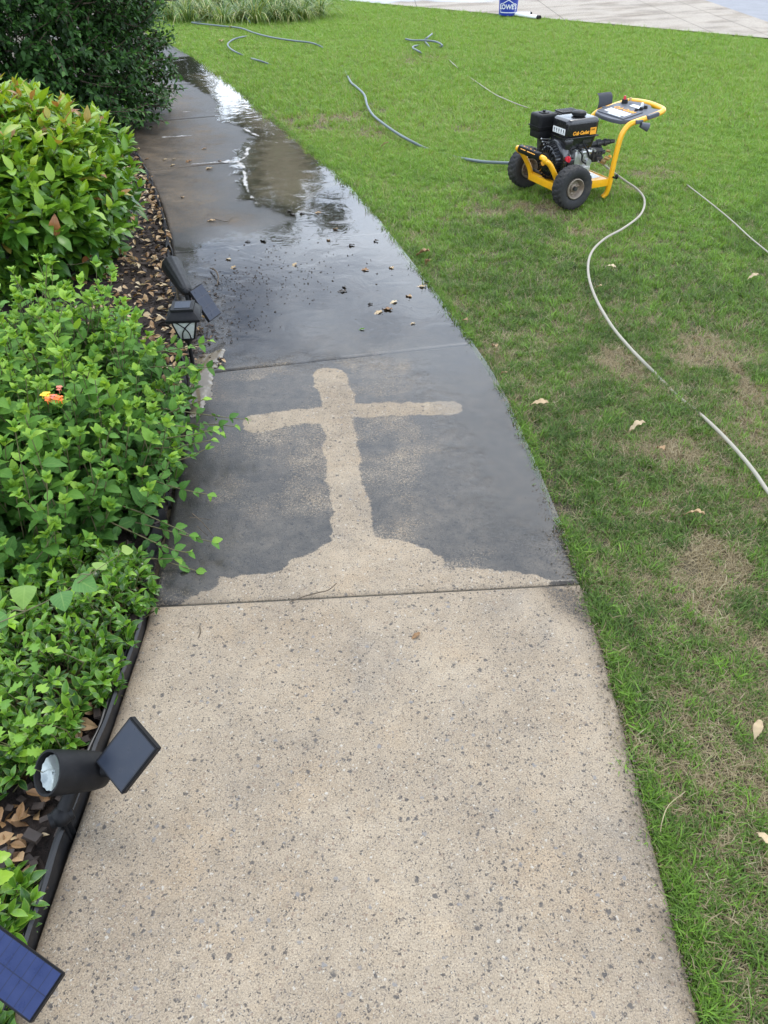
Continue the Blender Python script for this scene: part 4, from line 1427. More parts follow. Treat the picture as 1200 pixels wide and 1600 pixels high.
chipP = []
for k in range(4):
    L, w, h = random.uniform(.03, .06), random.uniform(.010, .02), random.uniform(.0015, .004)
    V = np.array([(sx * w * random.uniform(.6, 1), sy * L * .5 * random.uniform(.75, 1), sz * h) for sz in (-1, 1) for sy in (-1, 1) for sx in (-1, 1)])
    Fq = np.array([(0, 2, 3, 1), (4, 5, 7, 6), (0, 1, 5, 4), (2, 6, 7, 3), (0, 4, 6, 2), (1, 3, 7, 5)])
    chipP.append(dict(V=V, F=Fq, u=[0] * 8, v=[0] * 8))
litterP = [leaf_proto('a', .048, .026, 4, .5, .5, .45), leaf_proto('b', .042, .020, 4, .9, -.4, .45), leaf_proto('c', .052, .024, 4, -.5, .8, .5, 1, 0, 0, 1.0), leaf_proto('d', .045, .028, 4, .3, .9, .4)]
scatter_flat('mulch_chips', chipP, 4200, bed_pts(.3, 6.6, 0.0, .95), M['chip'], 41, .35, .95, 0, 0, .0, .035, .3)
scatter_flat('leaf_litter', litterP, 1150, bed_pts(2.3, 6.2, .0, .6), M['dry_leaf'], 42, .5, 1.0, .62, .26, .028, .055)
scatter_flat('brown_leaf_litter', litterP, 260, bed_pts(.45, 1.65, .045, .32), M['dry_leaf'], 43, .6, 1.15, .36, .22, .012, .04)

# black grit, torn bark and bits washed over the third slab
def grit_pts(r, n):
    o_ = []
    cs = [(W(px, py), sx, k) for px, py, sx, k in ((390, 445, .16, 4), (345, 500, .12, 4), (430, 425, .2, 4), (320, 520, .07, 4), (350, 470, .1, 3), (500, 440, .25, 2), (560, 420, .3, 1), (330, 445, .08, 2), (420, 400, .2, 2))]
    w = np.array([c[2] for c in cs], float); w /= w.sum()
    while len(o_) < n:
        c, sx, _ = cs[r.choice(len(cs), p=w)]
        x, y = c.x + r.normal(0, sx), c.y + r.normal(0, sx * .8)
        s, o = path_coords([x], [y])
        if abs(o[0]) < WID / 2 - .01:
            o_.append((x, y))
    return o_


scatter_flat('washed_grit', chipP, 620, grit_pts, M['chip'], 44, .08, .26, 0, 0, .003, .006, .15)


def rim_pts(r, n):
    o_ = []
    for _ in range(n):
        s = r.uniform(s_of_y(2.95), s_of_y(3.75)); x, y = path_at(s, WID / 2 - abs(r.normal(0, .07)))
        o_.append((x, y))
    return o_


scatter_flat('washed_bark_bits', chipP, 190, rim_pts, M['chip'], 45, .2, .6, 0, 0, .003, .012, .3)
scatter_flat('washed_leaf_bits', litterP, 46, rim_pts, M['dry_leaf'], 46, .25, .6, .7, .25, .006, .02, .3)

def crumb_pts(r, n):
    o_ = []
    while len(o_) < n:
        s = r.uniform(s_of_y(.35), s_of_y(2.0))
        if float(nz2(np.array(s * 4.0), np.array(2.5), 3)) + r.normal(0, .1) < .46:
            continue
        x, y = path_at(s, -(WID / 2 - abs(r.normal(0, .026)) + .008))
        o_.append((float(x), float(y)))
    return o_


scatter_flat('soil_crumbs', chipP, 700, crumb_pts, M['crumb'], 47, .04, .17, 0, 0, .001, .004, .5)

# ------------------------------------------------------------------ single dead leaves and twigs
def dry_leaf(px, py, L, az, tint, label, mat='dry_leaf', z=.008, curl=0.0, wid=.5, grp=None, tilt=.1):
    p = leaf_proto('x', L, L * wid, 8, .35 + curl * .6, .35 + curl, .45, 1.0, 0, 0, .9 + curl)
    me = npmesh('dry_leaf', p['V'] - np.array([0, L * .5, 0]), p['F'], {'leaf_u': p['u'], 'leaf_v': p['v'], 'tint': [0] * len(p['u'])})
    sol = None
    q = W(px, py, z)
    o = link('dry_leaf', me, M[mat], smooth=True)
    o.matrix_world = Matrix.Translation(q) @ Matrix.Rotation(az, 4, 'Z') @ Matrix.Rotation(random.uniform(-tilt, tilt), 4, 'X') @ Matrix.Rotation(random.uniform(-tilt, tilt), 4, 'Y')
    o['tint'] = tint
    md = o.modifiers.new('thickness', 'SOLIDIFY'); md.thickness = .0006
    tag(o, label, 'leaf', grp)
    return o


GP = 'dead leaves lying on the path'
GL = 'dead leaves lying on the lawn'
path_leaves = [
    (214, 232, .07, .9, .75, 'pale dead leaf under the dark shrub at the edge of the far path', 'dry_leaf'),
    (228, 248, .05, 1.4, .25, 'small brown leaf alone beside the bed on the far path', 'dry_leaf'),
    (256, 249, .06, 1.2, .95, 'pale leaf farthest from the puddle on the far joint', 'dry_leaf'),
    (272, 248, .04, .2, .98, 'tiny whitish leaf on the far joint beside the brown curled pair', 'dry_leaf'),
    (293, 252, .07, 2.4, .30, 'brown curled leaf lying across the far joint', 'dry_leaf'),
    (268, 258, .05, 1.7, .90, 'whitish leaf just below the far joint', 'dry_leaf'),
    (323, 263, .09, 1.9, .85, 'longest pale leaf on the brown far slab below the joint', 'dry_leaf'),
    (343, 251, .05, .6, .2, 'dark red brown leaf where the far joint meets the foam', 'dry_leaf'),
    (318, 232, .05, 1.8, .55, 'small tan leaf above the far joint on the brown slab', 'dry_leaf'),
    (285, 307, .05, .4, .7, 'pale leaf standing alone in the middle of the brown slab', 'dry_leaf'),
    (229, 301, .05, .7, .65, 'tan leaf next to the first edging pickets past the hedge', 'dry_leaf'),
    (328, 344, .07, 1.5, .72, 'tan leaf on the lower brown slab near a pale twig', 'dry_leaf'),
    (262, 377, .07, .2, .75, 'tan leaf leaning on the pickets beside the wet slab', 'dry_leaf'),
    (496, 332, .05, 1.6, .70, 'tan leaf floating in the bright puddle past the dark leaf cluster', 'dry_leaf'),
    (523, 357, .05, .8, .6, 'small brown leaf floating below the tan one in the bright puddle', 'dry_leaf'),
    (410, 375, .075, .7, .12, 'dark brown upright leaf on the puddle joint', 'wet_leaf'),
    (386, 377, .04, 1.5, .1, 'small black leaf on the puddle joint beside the dark brown one', 'wet_leaf'),
    (546, 383, .06, 1.6, .2, 'black leaf in the puddle below its far joint', 'wet_leaf'),
    (585, 376, .05, 1.3, .25, 'black leaf in the puddle nearest to the lawn', 'wet_leaf'),
    (513, 374, .045, .1, .55, 'brown leaf standing in the puddle on its far joint', 'dry_leaf'),
    (356, 404, .05, .9, .95, 'whitish leaf above the solar panel at the dry side of the wet slab', 'dry_leaf'),
    (363, 418, .045, 2.3, .8, 'tan leaf just below the whitish one on the wet slab', 'dry_leaf'),
    (459, 414, .05, 2.5, .85, 'pale leaf in the puddle among scattered grit', 'dry_leaf'),
    (569, 421, .055, 1.2, .35, 'reddish leaf in the puddle near its middle', 'dry_leaf'),
    (611, 417, .05, .4, .8, 'tan leaf in the puddle beside the reddish leaf', 'dry_leaf'),
    (590, 488, .06, 2.3, .85, 'pale leaf at the tip of a twiggy pair in the puddle', 'dry_leaf'),
    (602, 482, .075, 1.2, .35, 'brown leaf against the pale one in the puddle', 'dry_leaf'),
    (614, 472, .05, 2.1, .97, 'white leaf in the puddle just above the brown twiggy pair', 'dry_leaf'),
    (637, 461, .06, .7, .6, 'tan leaf near the lawn side of the puddle', 'dry_leaf'),
    (657, 447, .06, 1.4, .85, 'pale leaf at the lawn edge of the puddle', 'dry_leaf'),
    (667, 439, .06, .4, .1, 'dark leaf at the lawn edge of the puddle', 'wet_leaf'),
    (643, 505, .035, 1.6, .9, 'tiny pale leaf low in the puddle by the lawn', 'dry_leaf'),
    (578, 474, .03, 1.2, .1, 'tiny black leaf in the puddle beside the twiggy pair', 'wet_leaf'),
    (649, 993, .034, 2.2, .35, 'curled brown leaf alone on the dry pebbly slab', 'dry_leaf'),
    (537, 447, .045, .5, .1, 'dark curled leaf lying crosswise in the middle of the puddle', 'wet_leaf'),
    (533, 455, .065, 1.9, .2, 'long dark leaf lying crosswise under another in the middle of the puddle', 'wet_leaf'),
    (449, 330, .07, 1.9, .08, 'black leaf of the dark cluster where the brown slab meets the puddle', 'wet_leaf'),
    (456, 334, .06, .9, .15, 'dark leaf tip of the cluster where the brown slab meets the puddle', 'wet_leaf'),
    (470, 333, .05, 1.4, .12, 'thin black leaf beside the dark cluster at the puddle', 'wet_leaf'),
]
for (px, py, L, az, ti, lb, mt) in path_leaves:
    dry_leaf(px, py, L, az, ti, lb, mt, .006, random.uniform(0, .5), random.uniform(.35, .5), GP)
lawn_leaves = [
    (658, 391, .10, 1.2, .45, 'large curled brown leaf on the lawn edge beside the puddle', .7),
    (668, 406, .07, .2, .55, 'narrow tan leaf hanging at the lawn edge below the large brown one', .4),
    (773, 538, .06, .1, .62, 'narrow tan leaf on the lawn opposite the top of the cross', .3),
    (843, 627, .07, 1.3, .80, 'yellowish tan leaf on the lawn level with the arm of the cross', .3),
    (787, 581, .04, .6, .70, 'small tan leaf on the lawn edge by the second joint', .2),
    (992, 663, .075, 1.5, .92, 'pale arched leaf on the lawn left of the hose end', .7),
    (1032, 697, .06, .15, .55, 'golden brown upright leaf on the lawn below the pale arched leaf', .4),
    (1087, 797, .06, .9, .72, 'pinkish curled leaf in the grass below the pale hose', .6),
    (1184, 1138, .05, 2.6, .86, 'yellow pointed leaf on the near lawn', .3),
    (1196, 1307, .055, .2, .90, 'pale grey leaf nearest to the camera on the lawn', .3),
    (726, 498, .05, .5, .5, 'brown leaf on the lawn edge beside the end of the puddle', .4),
    (360, 42, .12, .2, .95, 'white leaf on the far lawn above the bent hose', .3),
    (345, 62, .13, .3, .75, 'tan leaf on the far lawn beside the bent hose', .3),
    (600, 224, .08, 1.4, .75, 'tan leaf on the bare patch beside the grey hose', .3),
    (955, 414, .06, .9, .97, 'pale leaf in the grass beside the bend of the pale hose', .4),
    (1176, 430, .06, 1.4, .9, 'pale leaf in the grass far beyond the bend of the pale hose', .4),
    (935, 446, .05, .5, .8, 'small pale leaf lying under the bend of the pale hose', .4),
]
for (px, py, L, az, ti, lb, cu) in lawn_leaves:
    dry_leaf(px, py, L, az, ti, lb, 'dry_leaf', .028, cu, .42, GL, .3)
o = dry_leaf(564, 514, .035, 1.5, 0, 'small fresh green leaf in the puddle above the cross', 'leaf_low', .006, .1, .4, GP)
o['tint'] = .75


def twig(name, label, pts, r, mat='bark', side=()):
    mb = MB()
    W_ = [W(*p) for p in pts]
    mb.tube(W_, r, 7, sub=4)
    for sd in side:
        mb.tube([W(*p) for p in sd], [r[0] * .6, r[-1] * .6], 6, sub=3)
    o = mb.build(name, M[mat])
    return tag(o, label, 'twig')


twig('twig', 'thin dark twig lying across the joint at the foot of the cross', [(452, 941, .004), (475, 932, .006), (497, 926, .010), (513, 922, .012), (526, 911, .016)], [.0012, .0018, .0012])
twig('twig', 'short curved twig on the dry slab near the low shrub', [(310, 996, .002), (313, 988, .003), (312, 978, .003)], [.001, .0015, .001])
twig('twig', 'dark looped twig standing on the grit beside the tilted solar panel', [(328, 419, .012), (336, 422, .03), (341, 432, .02), (339, 446, .006)], [.003, .004, .002])
twig('twig', 'bare pale twigs poking out of the lantana over the wet path', [(300, 802, .10), (318, 818, .08), (334, 838, .05)], [.0018, .0014, .001], side=([(308, 822, .08), (325, 838, .04)], [(296, 808, .09), (330, 812, .06)]))
twig('twig', 'thin pale twig forked on the lower brown slab', [(335, 342, .005), (347, 345, .006), (356, 346, .006), (363, 340, .006)], [.0018, .002, .0012])
twig('straw', 'long dry straw bent over the lawn edge beside the dry slab', [(1032, 1300, .03), (1035, 1282, .05), (1045, 1258, .05), (1070, 1237, .03)], [.0009, .0010, .0006], 'straw')

# ------------------------------------------------------------------ hoses
def hose(label, pts, r, mat, name='garden_hose'):
    """pts: (px, py, height of the hose's middle over the soil)"""
    mb = MB()
    mb.tube([W(*p) for p in pts], r, 10, sub=7)
    return tag(mb.build(name, M[mat]), label, 'hose')


h = .030
hose('grey garden hose winding from the border grass through the lawn to the yellow machine',
     [(362, 14, .10), (376, 22, .06), (389, 33, h), (386, 39, -.024), (340, 34, -.024), (300, 35, .025), (322, 38, h), (350, 41, h), (376, 44, h), (396, 51, h), (418, 57, .03), (440, 61, h), (462, 64, .035), (490, 68, .03), (512, 80, -.024), (535, 105, -.024),
      (548, 128, .015), (556, 135, h), (569, 148, h + .01), (574, 165, h + .01), (583, 180, h), (600, 194, h + .01), (620, 208, h), (641, 220, .03), (668, 233, -.024), (710, 245, -.024), (748, 252, .02), (775, 254, h), (800, 255, h), (830, 256, h)], .0105, 'hose_grey')
hose('bent end of grey hose showing in the lawn near the far path', [(392, 56, -.024), (377, 58, .03), (364, 62, h), (356, 69, h + .01), (360, 76, h), (372, 83, .02), (388, 90, -.024), (399, 93, .035), (412, 97, .025), (428, 103, -.024)], .010, 'hose_grey')
hose('loose loop of grey hose lying alone on the far lawn', [(634, 61, .03), (645, 63, h), (662, 63, h + .02), (680, 65, h + .02), (689, 69, h + .01), (691, 72, h), (684, 73, -.024), (660, 71, -.024), (648, 72, .02), (645, 75, h), (652, 79, h), (657, 82, .02), (662, 86, -.024), (675, 80, -.024), (664, 64, .02), (668, 59, h + .02), (675, 53, h + .02)], .011, 'hose_grey')
hose('pale pressure hose curving from the yellow machine across the lawn',
     [(934, 252, .20), (943, 257, .15), (957, 268, .09), (976, 282, .05), (996, 296, .036), (1007, 313, .036), (1001, 335, .036), (975, 356, .04), (945, 373, .036), (924, 395, .036), (919, 425, .036), (930, 464, .036), (955, 508, .036), (982, 541, .04), (1003, 563, .03), (1025, 585, -.013), (1060, 620, -.013), (1095, 648, -.013), (1125, 676, .03), (1155, 708, .042), (1180, 739, .04), (1200, 768, .035), (1240, 820, .03)], .0066, 'hose_white', 'pressure_hose')
hose('thin pale cable half sunk in the lawn beyond the pale hose', [(1070, 286, -.013), (1092, 303, .026), (1120, 325, .03), (1145, 346, .02), (1172, 371, .03), (1200, 394, .03), (1230, 420, .02)], .0038, 'hose_white', 'cable')
hose('thin pale line half sunk in the lawn behind the yellow machine', [(700, 92, -.013), (712, 103, .03), (722, 112, -.013), (768, 144, .02), (790, 155, .034), (815, 165, .034), (830, 170, -.013)], .0045, 'hose_white', 'cable')

# ------------------------------------------------------------------ bucket and white wand at the driveway
bp = W(793, 24)
bk = empty('plastic_bucket', (bp.x, bp.y, .004)); tag(bk, 'blue plastic bucket with white lettering standing at the driveway edge', 'bucket')
Rb, Rt, Hb = .138, .160, .40
mb = MB()
mb.lathe([(0, .0), (0, Rb - .006), (.006, Rb), (.27, Rb + .0155), (.272, Rb + .024), (.30, Rb + .026), (.302, Rb + .018), (.33, Rb + .019), (.332, Rb + .026), (.345, Rb + .027), (.347, Rb + .019), (.385, Rb + .021), (.386, Rb + .028), (.398, Rb + .028), (.40, Rb + .022), (.398, Rb + .017), (.30, Rb + .012), (.02, Rb - .004), (.012, 0)], (0, 0, 0), (0, 0, 1), 48)
mb.build('body', M['blue'], bk)
hd = MB()
hd.tube([((Rb + .03) * math.cos(a), -.02 - .12 * math.sin(a), .34 - .14 * math.sin(a)) for a in np.linspace(0, math.pi, 14)], .0025, 6)
hd.build('handle', M['alu'], bk)
face = math.atan2(-bp.y, -bp.x)


def wrap(me, z0, r0):
    for v in me.vertices:
        x, y, z = v.co
        rr = r0 + (z0 + y) * .0155 / .27 + .0012 + z
        a = face + x / rr
        v.co = (rr * math.cos(a), rr * math.sin(a), z0 + y)


tm = text_mesh("LOWE'S", .088, bold=.0024, extrude=.0004)
wrap(tm, .118, Rb)
link('lettering', tm, M['white_print'], bk)
ol = [(-.155, .082), (-.155, .205), (-.10, .212), (0, .262), (.10, .212), (.155, .205), (.155, .082), (-.155, .082)]
dense = []
for (a, b_) in zip(ol[:-1], ol[1:]):
    for t in np.linspace(0, 1, 9)[:-1]:
        dense.append((a[0] + (b_[0] - a[0]) * t, a[1] + (b_[1] - a[1]) * t))
dense.append(dense[0])
V = []; Fq = []
for i, (x, y) in enumerate(dense):
    sx, sy = 1 - .07, 1
    V += [(x * .86, y, 0), (x * .86 * .925, .160 + (y - .160) * .86, 0)]
for i in range(len(dense) - 1):
    Fq.append((2 * i, 2 * i + 1, 2 * i + 3, 2 * i + 2))
me = npmesh('emblem_outline', [(x, y - .160, 0) for x, y, z in V], np.array(Fq)); wrap(me, .118, Rb)
link('emblem_outline', me, M['white_print'], bk)

wp0, wp1 = W(806, 22, .03), W(840, 27, .03)
wd = empty('spray_wand', (wp0.x, wp0.y, .03)); tag(wd, 'white tubes of a spray wand lying beside the blue bucket', 'wand')
mb = MB()
d = wp1 - wp0
mb.cyl((0, 0, 0), d, .026, n=16)
d2 = W(829, 22, .03) - wp0
mb.cyl(Vector((0, .06, 0)), d2 + Vector((0, .05, 0)), .022, n=16)
mb.build('tube', M['white_plastic'], wd)
mb = MB()
mb.cyl(d, d * 1.10, .030, n=16); mb.cyl(d2 + Vector((0, .05, 0)), d2 * 1.12 + Vector((0, .05, 0)), .026, n=16)
mb.build('end_cap', M['black'], wd)

# ------------------------------------------------------------------ solar spotlights and path lantern
def slab_from_px(mb, A, B_, D_, th, mi=0):
    """solid rectangle whose top face has corner A and edges towards B_ and D_"""
    e1 = (B_ - A); e2 = (D_ - A)
    L1, L2 = e1.length, e2.length
    Mx = frame(A, e1, e2)
    if Mx.col[2].z < 0:
        L1, L2 = L2, L1
        Mx = frame(A, e2, e1)
    mb.prism([(0, 0), (L1, 0), (L1, L2), (0, L2)], th, Mx, mi, bev=min(.002, th * .2))
    return Mx, L1, L2


def cell_sheet(root, Mx, x0, x1, y0, y1, mat, name='solar_cells', z=.0012):
    V = [tuple(Mx @ Vector((x, y, z))) for x, y in ((x0, y0), (x1, y0), (x1, y1), (x0, y1))] + [tuple(Mx @ Vector((x, y, -.001))) for x, y in ((x0, y0), (x1, y0), (x1, y1), (x0, y1))]
    Fq = np.array([(0, 1, 2, 3), (0, 4, 5, 1), (1, 5, 6, 2), (2, 6, 7, 3), (3, 7, 4, 0)])
    me = npmesh(name, V, Fq, {'pu': [0, 1, 1, 0] * 2, 'pv': [0, 0, 1, 1] * 2})
    return link(name, me, mat, root)


def orth(A, B_, D_):
    """make the edge A-D_ square to A-B_"""
    e1 = (B_ - A).normalized(); e2 = D_ - A
    return A + e2 - e1 * e2.dot(e1)


# near spotlight
g0 = W(98, 1300); sl = empty('solar_spotlight', (g0.x, g0.y, 0)); B0 = Vector((g0.x, g0.y, 0))
tag(sl, 'black solar spotlight lying over the edging with its round lens facing up', 'spotlight')
Lc = W(88, 1207, .165) - B0
ax = Vector((-.56, -.48, .68)).normalized()
tail = Lc - ax * .115
mb = MB()
q = ax
Rh = .045
mb.lathe([(0, 0), (.001, Rh * .62), (.008, Rh * .80), (.03, Rh * .90), (.10, Rh * .99), (.115, Rh), (.136, Rh * 1.0), (.136, Rh * .90), (.115, Rh * .82), (.114, 0)], tail, ax, 40)
mb.build('lamp_head', M['black'], sl)
mb = MB()
mb.lathe([(0, 0), (.0, Rh * .60), (.004, Rh * .75), (.009, Rh * .78), (.0095, Rh * .75), (.006, Rh * .55), (.004, 0)], tail + ax * .116, ax, 40)
mb.lathe([(.009, Rh * .76), (.007, Rh * .60), (.005, Rh * .45), (.0035, Rh * .3), (.003, Rh * .12), (.0045, 0)], tail + ax * .118, ax, 28, rfun=lambda j, i: .0012 if i % 2 else -.0012)
M['reflector'] = solid('silvered_lens', (.30, .33, .32), .2, metal=.6, var=.1)
mb.build('lens', M['reflector'], sl)
A, Bq, Dq = W(148, 1190, .155) - B0, W(203, 1119, .236) - B0, W(189, 1243, .132) - B0
Dq = orth(A, Bq, Dq)
mb = MB()
Mx, L1, L2 = slab_from_px(mb, A, Bq, Dq, .016)
mb.build('solar_panel', M['black'], sl)
cell_sheet(sl, Mx, .004, L1 - .004, .004, L2 - .004, M['cells_dark'])
mb = MB()
pc = Mx @ Vector((L1 * .40, L2 * .06, -.028))
side = tail + ax * .045
dv_ = (pc - side).normalized()
mb.cyl(side + dv_ * .03, pc, .010, n=14); mb.cyl(side + dv_ * .040, side + dv_ * .056, .015, n=16); mb.ball(pc, .012)
mb.cyl(pc, Mx @ Vector((L1 * .45, L2 * .25, -.015)), .011, n=12)
mb.cyl(pc - dv_ * .014, pc - dv_ * .004, .0155, n=16)
mb.build('panel_arm', M['black'], sl)
mb = MB()
kn = W(96, 1275, .065) - B0
mb.cyl(tail + ax * .06, kn, .014, .016, n=14); mb.ball(kn, .022, n=16); mb.cyl(kn - Vector((.02, .012, 0)), kn + Vector((.02, .012, 0)), .016, n=18)
mb.build('swivel', M['black'], sl)
mb = MB()
for a in (0, math.pi / 2):
    mb.box(kn + Vector((0, .0, -.07)), (.024, .005, .12), .001, Euler((0, 0, a + .4)))
mb.build('stake', M['black'], sl)

# near blue panel of another light, cut by the frame
A, Bq, Dq = W(100, 1520, .14), W(-62, 1402, .175), W(46, 1599, .12)
Dq = orth(A, Bq, Dq)
g0 = W(-30, 1560); sl = empty('solar_spotlight', (g0.x, g0.y, 0)); B0 = Vector((g0.x, g0.y, 0))
tag(sl, 'blue ruled solar panel of a second near spotlight below the small glossy tuft', 'spotlight')
mb = MB()
Mx, L1, L2 = slab_from_px(mb, A - B0, Bq - B0, Dq - B0, .014)
mb.build('solar_panel', M['black'], sl)
cell_sheet(sl, Mx, .003, L1 - .003, .003, L2 - .003, M['cells_blue'])
c = Mx @ Vector((L1 * .6, L2 * .5, -.014))
mb = MB(); mb.cyl(c, c + Vector((-.05, .01, -.04)), .010, n=12); mb.ball(c, .014); mb.build('panel_arm', M['black'], sl)
hb = c + Vector((-.05, .01, -.04))
mb = MB(); mb.lathe([(0, 0), (.001, .03), (.03, .045), (.11, .05), (.11, .046), (.10, 0)], hb + Vector((0, 0, -.01)), (-.7, .2, .6), 28); mb.build('lamp_head', M['black'], sl)
mb = MB(); mb.cyl(hb, Vector((hb.x, hb.y, -.03)), .010, .005, n=12); mb.build('stake', M['black'], sl)

# far spotlight: ribbed cone seen from behind, panel tilted over the path
g0 = W(292, 500); sl = empty('solar_spotlight', (g0.x, g0.y, 0)); B0 = Vector((g0.x, g0.y, 0))
tag(sl, 'black solar spotlight with ribbed cone head and tilted panel behind the lantern', 'spotlight')
rim = W(269, 416, .17) - B0; nar = W(292, 456, .19) - B0
ax = (rim - nar).normalized(); Lh = (rim - nar).length
mb = MB()
mb.lathe([(0, 0), (0, .018), (.012, .022), (.03, .026), (Lh * .8, .043), (Lh, .048), (Lh, .044), (Lh * .8, .038), (Lh * .8, 0)], nar, ax, 48, rfun=lambda j, i: (.0016 if (i % 4 < 2 and 2 < j < 6) else 0))
mb.build('lamp_head', M['black'], sl)
A, Bq, Dq = W(296, 455, .200) - B0, W(328, 503, .072) - B0, W(315, 442, .204) - B0
Dq = orth(A, Bq, Dq)
mb = MB()
Mx, L1, L2 = slab_from_px(mb, A, Bq, Dq, .014)
mb.build('solar_panel', M['black'], sl)
for (x0, x1) in ((.004, L1 * .598), (L1 * .602, L1 - .004)):
    cell_sheet(sl, Mx, x0, x1, .003, L2 - .003, M['cells_grey'])
mb = MB(); mb.cyl(nar, Mx @ Vector((L1 * .2, L2 * .4, -.014)), .011, n=12); mb.cyl(nar + Vector((0, 0, -.01)), nar + Vector((.01, -.02, -.08)), .013, .010, n=12); mb.ball(nar, .017)
mb.build('swivel', M['black'], sl)
mb = MB(); mb.cyl(nar + Vector((.01, -.02, -.08)), Vector((nar.x + .01, nar.y - .02, -.05)), .009, .005, n=10); mb.build('stake', M['black'], sl)

# path lantern
lx, ly = -.775, 2.80
ln_ = empty('path_lantern', (lx, ly, 0), R_(6)); tag(ln_, 'small black solar lantern with arched frosted panes standing in the mulch', 'lantern')
zt = .285
mb = MB()
mb.cyl((0, 0, -.05), (0, 0, zt - .115), .008, n=12); mb.cyl((0, 0, zt - .135), (0, 0, zt - .108), .012, .028, n=16)
mb.build('pole', M['black'], ln_)
mb = MB()


def frustum(z0, w0, z1, w1, mi=0):
    b = bmesh.new()
    vs = [b.verts.new((sx * w * .5, sy * w * .5, z)) for z, w in ((z0, w0), (z1, w1)) for sx, sy in ((-1, -1), (1, -1), (1, 1), (-1, 1))]
    b.faces.new(vs[:4][::-1]); b.faces.new(vs[4:])
    for i in range(4):
        b.faces.new((vs[i], vs[(i + 1) % 4], vs[4 + (i + 1) % 4], vs[4 + i]))
    bmesh.ops.bevel(b, geom=b.edges[:], offset=.0012, segments=1, affect='EDGES')
    mb.join(b, mi)


frustum(zt - .024, .128, zt - .012, .128); frustum(zt - .0125, .124, zt + .012, .088); frustum(zt + .0115, .088, zt + .022, .086)
mb.build('roof', M['black'], ln_)
cell_sheet(ln_, Matrix.Translation((-.030, -.030, zt + .0225)), 0, .06, 0, .06, M['cells_dark'])
mb = MB(); frustum(zt - .108, .052, zt - .025, .092); mb.build('glass', M['frost'], ln_)
mb = MB()
for k in range(4):
    Mr = Matrix.Rotation(k * math.pi / 2, 4, 'Z')

    def pt(u, v):      # u across the pane, v up it
        w = .052 + (.092 - .052) * v
        return Mr @ Vector((u * w * .5, -w * .5 - .0015, zt - .108 + .083 * v))
    mb.tube([pt(-1, 0), pt(-1, 1)], .0034, 6); mb.tube([pt(-1, 0), pt(1, 0)], .003, 6)
    mb.tube([pt(-.98, .98), pt(-.62, .93), pt(-.1, .66), pt(.35, .36), pt(.62, .0)], .0024, 6, sub=3)
    mb.tube([pt(.98, .98), pt(.62, .93), pt(.1, .66), pt(-.35, .36), pt(-.62, .0)], .0024, 6, sub=3)
mb.build('frame', M['black'], ln_)

# ------------------------------------------------------------------ pressure washer
PW_AZ = R_(25.5)
pw = empty('pressure_washer', (1.07, 5.20, -.004), PW_AZ)
tag(pw, 'yellow and black wheeled pressure washer with a petrol engine standing on the lawn', 'pressure washer')


def wheel(x, y, rz=0.0):
    R0 = .127
    b = MB()
    prof = []
    hw = .046
    for yy, rr in ((-.030, .062), (-.040, .070), (-hw, .088), (-hw - .001, .104), (-.043, .116), (-.037, .1225), (-.0369, .1235), (-.024, .1255), (-.0239, .1255), (-.009, R0), (-.0089, R0), (.0089, R0), (.009, R0), (.0239, .1255), (.024, .1255), (.0369, .1235), (.037, .1225), (.043, .116), (hw + .001, .104), (hw, .088), (.040, .070), (.030, .062)):
        prof.append((yy, rr))
    n = 132

    def lug(j, i):
        if j < 5 or j > 16:
            return .0012 if (4 <= j <= 17 and i % 6 < 3) else 0
        row = (0, 0, 1, 1, 2, 2, 2, 2, 3, 3, 4, 4)[j - 5]
        return .0 if ((i + row * 2) % 6 < 4) else -.006
    b.lathe(prof, (0, 0, 0), (0, 1, 0), n, rfun=lug)
    ty = b.build('wheel', M['rubber'], pw)
    ty.location = (x, y, R0)
    ty.rotation_euler = (0, rz, 0)
    b = MB()
    for sgn in (-1, 1):
        b.lathe([(sgn * .030, .0625), (sgn * .041, .0605), (sgn * .043, .056), (sgn * .040, .052), (sgn * .024, .047), (sgn * .016, .040), (sgn * .016, .026), (sgn * .022, .024), (sgn * .024, .020), (sgn * .024, .0)], (0, 0, 0), (0, 1, 0), 40, rfun=None)
        for k in range(3):
            a = k * 2.094 + .6
            b.ball((.032 * math.cos(a), sgn * .017, .032 * math.sin(a)), .011, (1, .5, 1), 10)
    b.build('rim', M['rim'], ty)
    b = MB()
    for sgn in (-1, 1):
        b.cyl((0, sgn * .02, 0), (0, sgn * .040, 0), .013, n=12)
    b.build('hub', M['dark_metal'], ty)
    return ty


YN, YF = -.20, .135
wheel(-.035, -.275, .3)
wheel(-.035, .225, 1.1)
b = MB(); b.cyl((-.035, -.27, .127), (-.035, .22, .127), .009, n=12); b.build('axle', M['dark_metal'], pw)
b = MB()
b.box((.112, (YN + YF) / 2, .116), (.375, YF - YN - .008, .005), .001)
b.build('base_plate', M['yellow'], pw)
b = MB()
b.box((.122, YN, .098), (.395, .006, .046), .002); b.box((.122, YF, .098), (.395, .006, .046), .002)
b.box((-.078, (YN + YF) / 2, .100), (.006, YF - YN - .012, .044), .002); b.box((.318, (YN + YF) / 2, .098), (.006, YF - YN - .012, .042), .002)
b.build('side_rail', M['yellow'], pw)
rt = .0165
b = MB()
b.tube([(-.068, YN + .02, .085), (-.085, YN + .018, .15), (-.150, YN + .016, .245), (-.190, YN + .020, .275), (-.196, YN + .05, .288), (-.196, YF - .05, .288), (-.190, YF - .020, .275), (-.150, YF - .016, .245), (-.085, YF - .018, .15), (-.068, YF - .02, .085)], rt, 14, sub=5)
b.build('front_hoop', M['yellow'], pw)
b = MB(); b.cyl((-.196, YN + .055, .288), (-.196, YF - .055, .288), .0245, n=20); b.box((-.205, (YN + YF) / 2, .296), (.036, YF - YN - .125, .036), .008)
